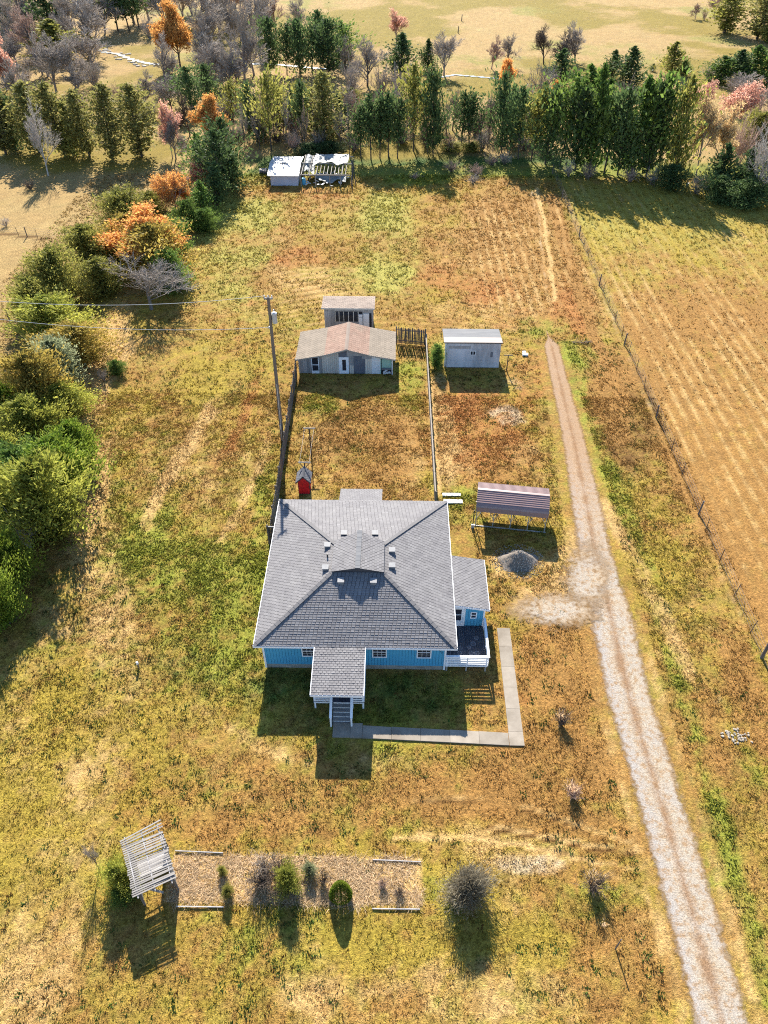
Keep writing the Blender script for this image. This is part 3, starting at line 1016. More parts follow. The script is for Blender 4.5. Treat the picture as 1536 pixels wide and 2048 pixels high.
def on_roof(px, py):
    z = 4.0
    for _ in range(30):
        p = G(px, py, z)
        z = .5 * z + .5 * roof_z(p.x, p.y)
    return G(px, py, z)


for px, py in ((655, 1093), (651, 1138), (784, 1103), (784, 1134), (688, 1069), (750, 1069), (682, 1164), (747, 1165)):
    p = on_roof(px, py)
    vb = MB().box(p.x - .19, p.x + .19, p.y - .17, p.y + .17, p.z - .15, p.z + .16)
    vb.prism([(p.x - .22, p.y - .20, p.z + .163), (p.x + .22, p.y - .20, p.z + .163), (p.x + .22, p.y + .20, p.z + .20), (p.x - .22, p.y + .20, p.z + .20)], (0, 0, .04))
    sub('roof_vent', vb, M['vent'], roof, house)
p = on_roof(655, 1114)
sub('vent_pipe', MB().tube((p.x, p.y, p.z - .05), (p.x, p.y, p.z + .3), .055, n=10), M['blackmetal'], roof, house)
# back porch roof, continuing the rear slope
bp = MB()
P = [(-4.15, 43.03, 2.985), (-0.85, 43.03, 2.985), (-0.85, 44.9, 2.5), (-4.15, 44.9, 2.5)]
bp.prism([(x, y, z - .1) for x, y, z in P], (0, 0, .1))
bk = wpart('rear_porch_roof', bp, M['shingle_under'], house)
upv = Vector((0, -1.87, .485))
shingles(bk, HO, M['shingle'], P[3], P[2], upv, lambda v: 0, lambda v: 3.3, upv.length, seed=12)
for x in (-4.0, -1.0):
    wpart('rear_porch_post', MB().box(x - .05, x + .05, 44.68, 44.78, 0, 2.44), M['white'], house)

# windows
def window(x, z0, z1, wd, y, name='window', muntin=True, parent=None):
    """window on a wall facing the camera side, plane y"""
    f = MB()
    t = .065
    f.box(x - wd / 2 - t, x + wd / 2 + t, y - .05, y + .0, z1, z1 + t)
    f.box(x - wd / 2 - t, x + wd / 2 + t, y - .06, y + .0, z0 - t, z0)
    f.box(x - wd / 2 - t, x - wd / 2, y - .05, y, z0, z1)
    f.box(x + wd / 2, x + wd / 2 + t, y - .05, y, z0, z1)
    wf = wpart(name, f, M['white'], house)
    zm = (z0 + z1) / 2
    sub('sash', MB().box(x - wd / 2, x + wd / 2, y - .04, y - .012, zm - .025, zm + .025), M['white'], wf, house)
    if muntin:
        mm = MB()
        for xx in (x - wd / 6, x + wd / 6):
            mm.box(xx - .009, xx + .009, y - .03, y - .014, z0, zm - .025)
            mm.box(xx - .009, xx + .009, y - .03, y - .014, zm + .025, z1)
        for zz in ((z0 + zm) / 2, (zm + z1) / 2):
            mm.box(x - wd / 2, x + wd / 2, y - .028, y - .016, zz - .009, zz + .009)
        sub('muntins', mm, M['offwhite'], wf, house)
    sub('pane', MB().box(x - wd / 2, x + wd / 2, y - .012, y - .007, z0, zm - .026), M['glass'], wf, house)
    sub('pane', MB().box(x - wd / 2, x + wd / 2, y - .012, y - .007, zm + .026, z1), M['glass'], wf, house)


for x in (-5.35, -0.77, 2.12):
    window(x, 1.42, 2.42, .82, WY0 - .006)
# wall-mounted house number, small dark marks beside the corner
for i, (dx, dz) in enumerate(((0, 0), (.06, -.16), (.12, -.32), (.2, -.46))):
    wpart('number_plate', MB().box(3.05 + dx, 3.10 + dx, WY0 - .03, WY0 - .006, 2.3 + dz, 2.4 + dz), M['blackmetal'], house)

# front porch
PX0, PX1, PYF = -4.86, -1.66, 25.72
pr = MB()
PT = [(PX0, PYF, 2.66), (PX1, PYF, 2.66), (PX1, EY0 - .035, 3.02), (PX0, EY0 - .035, 3.02)]
pr.prism([(x, y, z - .09) for x, y, z in PT], (0, 0, .09))
porch_roof = wpart('porch_roof', pr, M['shingle_under'], house)
upv = Vector((0, EY0 - .035 - PYF, .36))
shingles(porch_roof, HO, M['shingle'], PT[0], PT[1], upv, lambda v: 0, lambda v: PX1 - PX0, upv.length, seed=21)
wpart('porch_fascia', MB().box(PX0 - .02, PX1 + .02, PYF - .03, PYF - .003, 2.50, 2.655), M['white'], house)
for x in (PX0 - .025, PX1 + .025):
    wpart('porch_fascia', MB().prism([(x - .02, PYF, 2.48), (x - .02, EY0 - .04, 2.84), (x - .02, EY0 - .04, 3.035), (x - .02, PYF, 2.675)], (.04, 0, 0)), M['white'], house)
porch = wpart('porch', MB().box(-4.84, -1.68, 26.52, 29.52, .60, .70), M['post'], house)
for i in range(16):
    x0 = -4.84 + i * 3.16 / 16
    sub('porch_board', MB().box(x0 + .005, x0 + 3.16 / 16 - .005, 26.50, 29.52, .702, .74), M['deck'], porch, house)
for x in (-4.78, -3.74, -2.42, -1.74):
    wpart('porch_post', MB().box(x - .05, x + .05, 26.52, 26.62, -.05, 2.62), M['white'], house)
for x in (-4.78, -1.74):
    wpart('porch_post', MB().box(x - .05, x + .05, 28.0, 28.1, -.05, .6), M['lumber'], house)


def rail_boards(parent_name, segs, zs, h, mat=None):
    for (x0, y0), (x1, y1) in segs:
        for z in zs:
            b = MB().beam((x0, y0, z), (x1, y1, z), .025, h)
            wpart('rail_board', b, mat or M['white'], house)


rail_boards('porch', [((-4.84, 26.505), (-3.72, 26.505)), ((-2.44, 26.505), (-1.68, 26.505))], (.66, .86, 1.06, 1.26, 1.46), .10)
rail_boards('porch', [((-4.855, 26.6), (-4.855, 29.4)), ((-1.665, 26.6), (-1.665, 29.4))], (.66, .86, 1.06, 1.26, 1.46), .10)
for x0, x1 in ((-4.88, -3.70), (-2.46, -1.64)):
    wpart('rail_cap', MB().box(x0, x1, 26.46, 26.64, 1.58, 1.615), M['white'], house)
steps = wpart('steps', MB().box(-3.66, -3.60, 25.5, 26.5, 0, .12).box(-2.52, -2.46, 25.5, 26.5, 0, .12), M['step'], house)
for i in range(5):
    z = .70 - (i + 1) * .14 + .04
    y1 = 26.49 - i * .235
    sub('step_tread', MB().box(-3.62, -2.50, y1 - .26, y1, z - .04, z + .012), M['step'], steps, house)
    sub('step_riser', MB().box(-3.60, -2.52, y1 - .012, y1, z + .013, z + .13), M['offwhite'], steps, house)
for x in (-3.70, -2.42):
    wpart('stringer', MB().prism([(x - .02, 26.5, .35), (x - .02, 25.28, -.05), (x - .02, 25.18, .1), (x - .02, 26.5, .74)], (.04, 0, 0)), M['white'], house)
    hr = MB().beam((x, 26.6, 1.66), (x, 25.22, .95), .16, .045)
    wpart('handrail', hr, M['white'], house)
    wpart('rail_post', MB().box(x - .05, x + .05, 25.19, 25.29, -.05, .93), M['white'], house)
    for dz in (.25, .5):
        wpart('rail_board', MB().beam((x, 26.5, 1.60 - dz), (x, 25.25, .96 - dz), .03, .09), M['white'], house)

# side addition with its own sloping roof
AX1, AY0, AY1 = 6.25, 32.75, 36.9
aw = MB().prism([(3.52, AY0 + .03, .5), (AX1 - .03, AY0 + .03, .5), (AX1 - .03, AY0 + .03, 2.55), (3.52, AY0 + .03, 2.98)], (0, AY1 - AY0 - .06, 0))
add = wpart('addition', aw, M['bluegap'], house)
sb = MB()
nb = 13
for i in range(nb):
    a0, a1 = 3.53 + (AX1 - 3.53) * i / nb + .008, 3.53 + (AX1 - 3.53) * (i + 1) / nb - .008
    zt = 2.93 - (a1 - 3.5) * .155
    sb.box(a0, a1, AY0 - .002, AY0 + .028, .5, zt)
    sb.box(a0, a1, AY1 - .028, AY1 + .002, .5, zt)
nb = 20
for i in range(nb):
    a0, a1 = AY0 + (AY1 - AY0) * i / nb + .008, AY0 + (AY1 - AY0) * (i + 1) / nb - .008
    sb.box(AX1 - .028, AX1 + .002, a0, a1, .1, 2.52)
o = sub('siding_boards', sb, M['blue'], add, house)
o['kind'] = 'stuff'
ar = MB()
PT = [(4.195, 32.60, 3.02), (6.55, 32.60, 2.61), (6.55, 37.2, 2.61), (4.195, 37.2, 3.02)]
ar.prism([(x, y, z - .08) for x, y, z in PT], (0, 0, .08))
arr = sub('addition_roof', ar, M['shingle_under'], add, house)
upv = Vector((4.195 - 6.55, 0, .41))
o = shingles(add, HO, M['shingle'], PT[1], PT[2], upv, lambda v: 0, lambda v: 4.6, upv.length, seed=31)
sub('fascia', MB().prism([(4.195, 32.565, 2.86), (6.56, 32.565, 2.45), (6.56, 32.565, 2.60), (4.195, 32.565, 3.01)], (0, .03, 0)), M['white'], add, house)
sub('fascia', MB().box(6.553, 6.585, 32.57, 37.2, 2.46, 2.62), M['white'], add, house)
sub('corner_trim', MB().box(AX1 - .06, AX1 + .05, AY0 - .05, AY0 + .06, .5, 2.50), M['white'], add, house)
# door and small window of the addition
dr = MB().box(4.02, 4.98, AY0 - .05, AY0 - .003, .72, .78).box(4.02, 4.10, AY0 - .05, AY0 - .003, .78, 2.78).box(4.90, 4.98, AY0 - .05, AY0 - .003, .78, 2.72).box(4.10, 4.90, AY0 - .05, AY0 - .003, 2.64, 2.72)
door = wpart('side_door', dr, M['white'], house)
sub('door_leaf', MB().box(4.10, 4.28, AY0 - .035, AY0 - .004, .78, 2.64).box(4.72, 4.90, AY0 - .035, AY0 - .004, .78, 2.64).box(4.28, 4.72, AY0 - .035, AY0 - .004, .78, 1.30).box(4.28, 4.72, AY0 - .035, AY0 - .004, 2.46, 2.64).box(4.28, 4.72, AY0 - .035, AY0 - .004, 1.86, 1.92), M['white'], door, house)
sub('pane', MB().box(4.28, 4.72, AY0 - .02, AY0 - .012, 1.30, 1.86), M['glass'], door, house)
sub('pane', MB().box(4.28, 4.72, AY0 - .02, AY0 - .012, 1.92, 2.46), M['glass'], door, house)
sub('handle', MB().tube((4.83, AY0 - .09, 1.62), (4.83, AY0 - .036, 1.62), .03, n=8), M['metal'], door, house)
window(5.55, 1.62, 2.14, .30, AY0 - .006, muntin=False)


# side deck
def deck_mat():
    m, n, b = nmat('stained_deck_board')
    v = coords(n)
    f = ramp(n, noise(n, 2.6, 5, .65, coords(n, (2, .2, 1))), .32, .68)
    c = mix(n, f, (0.030, 0.032, 0.045), (0.075, 0.075, 0.09))
    oi = N(n, 'ShaderNodeObjectInfo')
    c = mix(n, 1.0, c, ramp(n, oi.outputs['Random'], 0, 1, .65, 1.4), 'MULTIPLY')
    geo = N(n, 'ShaderNodeNewGeometry')
    tot = None
    # pale round marks left by flower pots
    for cx, cy, r in ((5.32, 30.42, .17), (5.70, 30.42, .17), (5.34, 30.02, .18), (5.76, 30.0, .18), (5.38, 29.72, .18), (5.8, 29.7, .17), (4.55, 30.4, .16), (4.62, 30.8, .14), (5.5, 31.2, .17), (5.2, 30.9, .13), (3.95, 29.75, .15), (5.75, 31.7, .15)):
        d = N(n, 'ShaderNodeVectorMath', operation='DISTANCE')
        n.links.new(geo.outputs['Position'], d.inputs[0])
        d.inputs[1].default_value = (cx, cy, .74)
        ring = ramp(n, d.outputs['Value'], r * .55, r * .95, .25, .9)
        cut = ramp(n, d.outputs['Value'], r, r * 1.15, 1.0, 0.0)
        q = N(n, 'ShaderNodeMath', operation='MULTIPLY')
        n.links.new(ring, q.inputs[0])
        n.links.new(cut, q.inputs[1])
        if tot is None:
            tot = q.outputs[0]
        else:
            mx = N(n, 'ShaderNodeMath', operation='MAXIMUM')
            n.links.new(tot, mx.inputs[0])
            n.links.new(q.outputs[0], mx.inputs[1])
            tot = mx.outputs[0]
    q = N(n, 'ShaderNodeMath', operation='MULTIPLY')
    n.links.new(tot, q.inputs[0])
    n.links.new(ramp(n, noise(n, 9, 3, .6, v), .35, .6, .15, .8), q.inputs[1])
    c = mix(n, q.outputs[0], c, (0.36, 0.36, 0.38))
    n.links.new(c, b.inputs['Base Color'])
    b.inputs['Roughness'].default_value = .7
    return m


M['deckstain'] = deck_mat()
DX0, DX1, DY0, DY1 = 3.56, 6.28, 29.52, 32.72
deck = wpart('deck', MB().box(DX0, DX1, DY0 + .03, DY0 + .08, .56, .69).box(DX0, DX1, DY1 - .08, DY1 - .03, .56, .69).box(DX0, DX0 + .05, DY0 + .08, DY1 - .08, .56, .69).box(DX1 - .05, DX1, DY0 + .08, DY1 - .08, .56, .69), M['lumber'], house)
nb = 19
for i in range(nb):
    x0 = DX0 + (DX1 - DX0) * i / nb
    sub('deck_board', MB().box(x0 + .006, x0 + (DX1 - DX0) / nb - .006, DY0, DY1, .695, .735 + .003 * (i % 2)), M['deckstain'], deck, house)
for x in (3.66, 4.96, 6.22):
    wpart('deck_post', MB().box(x - .05, x + .05, DY0 - .02, DY0 + .029, -.05, .555), M['lumber'], house)
    wpart('rail_post', MB().box(x - .045, x + .045, DY0 - .05, DY0 - .003, .5, 1.58), M['white'], house)
for y in (31.0, 32.6):
    wpart('deck_post', MB().box(6.17, 6.27, y - .05, y + .05, -.05, .555), M['lumber'], house)
    wpart('rail_post', MB().box(6.285, 6.33, y - .05, y + .05, .5, 1.58), M['white'], house)
for z in (.62, .80, .98, 1.16, 1.34, 1.50):
    for x0, x1 in ((3.56, 4.93), (4.99, 6.30)):
        wpart('rail_board', MB().box(x0, x1, DY0 - .085, DY0 - .052, z - .052, z + .052), M['white'], house)
    wpart('rail_board', MB().box(6.332, 6.362, DY0 - .05, 32.7, z - .052, z + .052), M['white'], house)
wpart('rail_cap', MB().box(3.55, 6.40, DY0 - .11, DY0 + .05, 1.585, 1.625), M['white'], house)
wpart('rail_cap', MB().box(6.25, 6.40, DY0 + .053, 32.68, 1.585, 1.625), M['white'], house)

# ------------------------------------------------------------------ brown roofed barn in the yard
BO = (-4.9, 68, 0)
barn = wthing('barn', 'low taupe barn with bent brown shingle roof and patched plank front', 'barn', BO)
bx0, bx1, by0, by1 = -9.72, -0.10, 65.75, 70.5


def barn_z(x):
    return float(np.interp(x, [-9.95, -7.0, -4.8, -2.6, 0.1], [1.82, 2.38, 3.02, 2.42, 1.92]))


body = MB().prism([(bx0 + .06, by0 + .06, 0)] + [(bx1 - .1, by0 + .06, 0)] + [(x, by0 + .06, barn_z(x) - .08) for x in (bx1 - .1, -2.6, -4.8, -7.0, bx0 + .06)], (0, 4.6, 0))
bwall = wpart('wall', body, M['barngrey'], barn)
ry0, ry1 = 65.3, 70.85
xs4 = [(-9.95, -7.0, 'shingle_greybrown'), (-7.0, -4.8, 'shingle_brown'), (-2.6, -4.8, 'shingle_brown'), (0.1, -2.6, 'shingle_greybrown')]
for i, (xa, xb, mt) in enumerate(xs4):
    za, zb = barn_z(xa), barn_z(xb)
    pl = MB().prism([(xa, ry0, za - .07), (xb, ry0, zb - .07), (xb, ry0, zb), (xa, ry0, za)], (0, ry1 - ry0, 0))
    rp = wpart('roof_slope', pl, M['shingle_under'], barn)
    upv = Vector((xb - xa, 0, zb - za))
    shingles(rp, BO, M[mt], (xa, ry0, za), (xa, ry1, za), upv, lambda v: 0, lambda v: ry1 - ry0, upv.length, e=.2, wtab=.4, seed=50 + i)
    wpart('barge_board', MB().prism([(xa, ry0 - .03, za - .13), (xb, ry0 - .03, zb - .13), (xb, ry0 - .03, zb + .005), (xa, ry0 - .03, za + .005)], (0, .027, 0)), M['lumber'], barn)
wpart('ridge_cap', MB().prism([(-4.98, ry0, 2.97), (-4.8, ry0, 3.03), (-4.62, ry0, 2.97), (-4.62, ry0, 3.0), (-4.8, ry0, 3.06), (-4.98, ry0, 3.0)], (0, ry1 - ry0, 0)), M['shingle_tan'], barn)


def bpanel(name, x0, x1, z0, z1, mat, proud=.0, boards=0, follow=False):
    y = by0 - proud
    if boards:
        for i in range(boards):
            a0, a1 = x0 + (x1 - x0) * i / boards + .006, x0 + (x1 - x0) * (i + 1) / boards - .006
            zt = (barn_z((a0 + a1) / 2) - .1) if follow else z1
            wpart(name, MB().box(a0, a1, y, y + .05 + proud - .002 * (i % 2), z0, zt), M[mat], barn)
    else:
        if follow:
            wpart(name, MB().prism([(x0, y, z0), (x1, y, z0), (x1, y, barn_z(x1) - .09), (x0, y, barn_z(x0) - .09)], (0, .05 + proud, 0)), M[mat], barn)
        else:
            wpart(name, MB().box(x0, x1, y, y + .05 + proud, z0, z1), M[mat], barn)


bpanel('plank', bx0, -8.42, 0, 0, 'barngrey', .01, 6, True)
bpanel('plank', -7.33, -5.62, 0, 0, 'barnwall', .012, 8, True)
bpanel('plank', -7.62, -7.34, 0, 0, 'barngrey', .01, 1, True)
bpanel('wall_panel', -5.6, -4.80, 1.92, 0, 'slate', .01, 0, True)
bpanel('wall_panel', -4.79, -3.3, 2.05, 0, 'barngrey', .012, 0, True)
bpanel('wall_panel', -4.10, -2.98, 0, 2.04, 'slate', .016)
bpanel('plank', -4.55, -4.12, 0, .95, 'barnwall', .02, 2)
bpanel('plank', -2.96, -2.28, 0, 1.72, 'barnwall', .02, 3)
bpanel('wall_panel', -3.28, -2.25, 1.74, 2.18, 'barngrey', .018)
# open window with white lower sash, white doors, open bay at the right end
wf = wpart('window', MB().box(-8.40, -8.33, by0 - .03, by0 + .05, 0, 1.9).box(-7.71, -7.64, by0 - .03, by0 + .05, 0, 1.95).box(-8.33, -7.71, by0 - .03, by0 + .05, .95, 1.02).box(-8.33, -7.71, by0 - .03, by0 + .05, 0, .30), M['white'], barn)
sub('pane', MB().box(-8.33, -7.71, by0 + .0, by0 + .03, .31, .94), M['glass'], wf, barn)
sub('opening_shade', MB().box(-8.33, -7.71, by0 + .0, by0 + .03, 1.03, 1.9), M['dark'], wf, barn)
dr = wpart('door', MB().box(-5.62, -5.28, by0 - .04, by0 + .03, 0, 1.9).box(-4.90, -4.62, by0 - .04, by0 + .03, 0, 1.9).box(-5.28, -4.90, by0 - .04, by0 + .03, 0, .35).box(-5.28, -4.90, by0 - .04, by0 + .03, 1.62, 1.9), M['white'], barn)
sub('pane', MB().box(-5.28, -4.90, by0 - .01, by0 + .02, .36, 1.61), M['glass'], dr, barn)
sub('handle', MB().tube((-4.72, by0 - .1, .95), (-4.72, by0 - .041, .95), .03, n=8), M['metal'], dr, barn)
dr = wpart('door', MB().box(-2.24, -1.50, by0 - .045, by0 + .04, .02, 1.93), M['offwhite'], barn)
sub('handle', MB().tube((-1.6, by0 - .1, .95), (-1.6, by0 - .046, .95), .03, n=8), M['metal'], dr, barn)
sub('door_frame', MB().box(-2.30, -2.243, by0 - .03, by0 + .05, 0, 2.0).box(-1.497, -1.44, by0 - .03, by0 + .05, 0, 2.0).box(-2.243, -1.497, by0 - .03, by0 + .05, 1.933, 2.0), M['white'], dr, barn)
bay = wpart('open_bay', MB().box(-1.36, -.16, by0 + .02, by0 + .055, 0, 1.9), M['dark'], barn)  # flat dark sheet painted as the shade inside the bay
sub('back_board', MB().box(-1.30, -.30, by0 - .01, by0 + .018, .72, 1.70), M['mint'], bay, barn)
sub('small_window', MB().box(-.98, -.52, by0 - .03, by0 - .012, 1.72, 1.86), M['white'], bay, barn)
sub('shelf', MB().box(-1.3, -.3, by0 - .2, by0 - .012, .62, .68), M['barngrey'], bay, barn)
jk = MB()
for i in range(9):
    x, z = rnd.uniform(-1.2, -.5), rnd.uniform(.02, .4)
    jk.box(x, x + rnd.uniform(.12, .3), by0 - rnd.uniform(.12, .3), by0 - .02, z, z + rnd.uniform(.08, .2))
sub('stored_boards', jk, M['offwhite'], bay, barn)
wpart('corner_trim', MB().box(-1.44, -1.365, by0 - .02, by0 + .06, 0, 2.02), M['mint'], barn)
wpart('corner_trim', MB().box(-.28, -.19, by0 - .22, by0 - .13, 0, 1.8), M['white'], barn)

# ------------------------------------------------------------------ tan roofed shed behind the barn
RO = (-5.1, 75.5, 0)
rsh = wthing('storage_shed', 'grey plank shed with flat tan roof standing directly behind the brown roofed barn', 'shed', RO)
wpart('wall', MB().box(-7.66, -2.42, 74.33, 76.9, 0, 2.72), M['barngrey'], rsh)
for i in range(6):
    a0 = -7.70 + i * .19
    wpart('plank', MB().box(a0 + .006, a0 + .184, 74.28, 74.328, 0, 2.42), M['barngrey'], rsh)
for i in range(28):
    a0 = -7.70 + i * 5.32 / 28
    wpart('plank', MB().box(a0 + .005, a0 + .183, 74.262, 74.327, 2.43, 2.80), M['barngrey'], rsh)
wn = wpart('window_band', MB().box(-6.54, -3.97, 74.30, 74.327, 1.2, 2.40), M['dark'], rsh)
for x in (-6.5, -6.08, -5.58, -5.06, -4.52, -4.0):
    sub('mullion', MB().box(x - .035, x + .035, 74.26, 74.299, 1.2, 2.40), M['barnwall'], wn, rsh)
for i, x in enumerate((-6.29, -5.83, -5.32, -4.79, -4.26)):
    sub('pane', MB().box(x - .19, x + .19, 74.285, 74.299, 1.25, 2.34 - .05 * (i % 3)), M['glass'], wn, rsh)
wpart('cupboard', MB().box(-3.95, -3.55, 74.22, 74.327, 1.75, 2.08).box(-3.95, -3.55, 74.22, 74.327, .8, 1.70), M['offwhite'], rsh)
wpart('opening_shade', MB().box(-3.95, -3.55, 74.30, 74.327, 2.1, 2.42), M['dark'], rsh)
dd = wpart('door', MB().box(-3.45, -2.82, 74.26, 74.327, .2, 2.18), M['offwhite'], rsh)
sub('handle', MB().tube((-2.92, 74.2, 1.2), (-2.92, 74.259, 1.2), .03, n=8), M['metal'], dd, rsh)
wpart('opening_shade', MB().box(-2.79, -2.56, 74.30, 74.327, .2, 2.22), M['dark'], rsh)
PT = [(-7.95, 74.0, 2.92), (-2.2, 74.0, 2.92), (-2.2, 77.1, 2.78), (-7.95, 77.1, 2.78)]
rr_ = wpart('roof', MB().prism([(x, y, z - .1) for x, y, z in PT], (0, 0, .1)), M['shingle_under'], rsh)
upv = Vector((0, 3.1, -.14))
shingles(rr_, RO, M['shingle_tan'], PT[0], PT[1], upv, lambda v: 0, lambda v: 5.75, upv.length, e=.24, wtab=.4, seed=61)
wpart('fascia', MB().box(-7.95, -2.2, 73.965, 73.997, 2.80, 2.925), M['barnwall'], rsh)

# ------------------------------------------------------------------ grey shed by the dirt track
SO = (7.95, 68.5, 0)
gs = wthing('grey_shed', 'blue grey boarded shed with pale flat roof and tiny white window beside the dirt track', 'shed', SO)
wx0, wx1, wy0, wy1 = 5.30, 10.72, 67.1, 70.1
wpart('wall', MB().prism([(wx0, wy0, 0), (wx0, wy1, 0), (wx0, wy1, 2.42), (wx0, wy0, 2.86)], (wx1 - wx0, 0, 0)), M['shedgrey'], gs)
for i in range(4):
    a0 = wx0 + (wx1 - wx0) * i / 4
    wpart('wall_panel', MB().box(a0 + .008, a0 + (wx1 - wx0) / 4 - .008, wy0 - .03, wy0 - .002, .03, 2.84), M['shedgrey'], gs)
wpart('patch_panel', MB().box(5.45, 9.5, wy0 - .05, wy0 - .032, .9, 2.1), M['shedgrey'], gs)
wpart('patch_panel', MB().box(5.45, 7.7, wy0 - .045, wy0 - .032, 2.2, 2.52), M['barngrey'], gs)
wpart('skirt_board', MB().box(5.36, 10.0, wy0 - .06, wy0 - .032, .06, .86), M['shedgrey'], gs)
wpart('hatch', MB().box(9.75, 9.98, wy0 - .05, wy0 - .032, 1.25, 1.85), M['slate'], gs)
wpart('side_board', MB().box(wx0 - .2, wx0 - .003, wy0 + .1, wy0 + .2, 0, 2.7).box(wx0 - .03, wx0 - .004, wy0 + .4, wy1 - .2, .1, 1.55), M['offwhite'], gs)
wn = wpart('window', MB().box(7.66, 8.24, wy0 - .075, wy0 - .051, 1.92, 1.97).box(7.66, 8.24, wy0 - .075, wy0 - .051, 1.48, 1.53).box(7.66, 7.71, wy0 - .075, wy0 - .051, 1.53, 1.92).box(8.19, 8.24, wy0 - .075, wy0 - .051, 1.53, 1.92).box(7.925, 7.975, wy0 - .075, wy0 - .051, 1.53, 1.92), M['white'], gs)
sub('pane', MB().box(7.712, 7.924, wy0 - .062, wy0 - .052, 1.53, 1.92), M['glass'], wn, gs)
sub('pane', MB().box(7.976, 8.188, wy0 - .062, wy0 - .052, 1.53, 1.92), M['glass'], wn, gs)


def shz(y):
    return 3.0 - (y - 66.93) * .13


for y0, y1, mt in ((66.93, 67.55, 'rollpale'), (67.56, 68.25, 'rollpale'), (68.26, 69.2, 'rollgrey'), (69.21, 70.5, 'rollgrey')):
    xo = (70.5 - y0) * .02
    wpart('roof_strip', MB().hexa([(4.95, y0, shz(y0) - .08), (10.83, y0, shz(y0) - .08), (10.83, y1, shz(y1) - .08), (4.95, y1, shz(y1) - .08), (4.95, y0, shz(y0)), (10.83, y0, shz(y0)), (10.83, y1, shz(y1)), (4.95, y1, shz(y1))]), M[mt], gs)
wpart('fascia', MB().box(4.97, 10.83, 66.895, 66.927, 2.88, 3.0), M['post'], gs)
# thin post with cross arm beside it
p = G(1013, 741)
t = wthing('clothes_pole', 'short dark post with a cross arm standing right of the grey shed', 'post', (p.x, p.y, 0))
wpart('post', MB().tube((p.x, p.y, -.05), (p.x, p.y, 1.75), .05, n=8), M['blackmetal'], t)
wpart('cross_arm', MB().box(p.x - .45, p.x + .45, p.y - .04, p.y + .04, 1.75, 1.82), M['post'], t)

# ------------------------------------------------------------------ red well house, clothesline posts
WO = (-7.42, 47.6, 0)
wh = wthing('red_playhouse', 'small bright red hut with steep charcoal shingle roof inside the fenced yard', 'hut', WO)
wpart('wall', MB().prism([(-7.86, 47.08, .05), (-6.96, 47.08, .05), (-6.96, 47.08, 1.52), (-7.41, 47.08, 1.97), (-7.86, 47.08, 1.52)], (0, 1.0, 0)), M['red'], wh)
wpart('base_frame', MB().box(-7.88, -6.94, 47.06, 48.1, -.03, .05), M['blackmetal'], wh)
wpart('corner_trim', MB().box(-6.958, -6.92, 47.06, 47.12, .05, 1.5).box(-7.90, -7.862, 47.06, 47.12, .05, 1.5), M['blackmetal'], wh)
wpart('hinge', MB().box(-7.0, -6.93, 47.03, 47.078, .75, .85), M['blackmetal'], wh)
for sx in (-1, 1):
    e0 = Vector((-7.41 + sx * .62, 46.86, 1.42))
    e1 = Vector((-7.41 + sx * .62, 48.25, 1.42))
    upv = Vector((-sx * .62, 0, .63))
    pl = MB()
    dz = Vector((0, 0, .05))
    a, b, c, d = e0, e1, e1 + upv, e0 + upv
    pl.hexa([a - dz, b - dz, c - dz, d - dz, a, b, c, d] if sx < 0 else [b - dz, a - dz, d - dz, c - dz, b, a, d, c])
    rp = wpart('roof_slope', pl, M['shingle_under'], wh)
    shingles(rp, WO, M['shingle_dark'], e0, e1, upv, lambda v: 0, lambda v: 1.39, upv.length, e=.15, wtab=.28, seed=70 + sx)
wpart('ridge_cap', MB().prism([(-7.52, 46.86, 1.97), (-7.41, 46.86, 2.06), (-7.30, 46.86, 1.97), (-7.30, 46.86, 2.0), (-7.41, 46.86, 2.10), (-7.52, 46.86, 2.0)], (0, 1.39, 0)), M['shingle_dark'], wh)
wpart('barge_board', MB().beam((-8.03, 46.84, 1.37), (-7.41, 46.84, 2.0), .02, .08).beam((-6.79, 46.84, 1.37), (-7.41, 46.84, 2.0), .02, .08), M['blackmetal'], wh)


def tpost(x, y, h, label, brace):
    t = wthing('clothesline_post', label, 'clothesline post', (x, y, 0), 'clothesline posts in the fenced yard')
    wpart('post', MB().tube((x, y, -.05), (x, y, h), .05, n=10), M['blackmetal'], t)
    wpart('cross_arm', MB().box(x - .52, x + .52, y - .045, y + .045, h + .002, h + .08), M['rail'], t)
    if brace:
        wpart('brace', MB().beam((x - .42, y, h), (x, y, h - .6), .05, .05).beam((x + .42, y, h), (x, y, h - .6), .05, .05), M['blackmetal'], t)
    wpart('hook', MB().tube((x - .4, y - .06, h + .04), (x - .4, y - .12, h + .04), .012, n=6).tube((x + .4, y - .06, h + .04), (x + .4, y - .12, h + .04), .012, n=6), M['metal'], t)
    return t


tpost(-7.28, 52.19, 3.0, 'freestanding T shaped clothesline post in the middle of the fenced yard', False)
tpost(-7.40, 48.42, 2.28, 'T shaped clothesline post with diagonal braces right behind the red hut', True)
for dx in (-.4, .4):
    wr = MB().tube((-7.28 + dx, 52.1, 3.03), (-7.40 + dx, 48.3, 2.31), .006, n=4)
    tag(wr.build('clothesline', M['wire']), 'thin ' + ('left' if dx < 0 else 'right') + ' hand clothesline between the two T posts', 'clothesline', 'clotheslines')

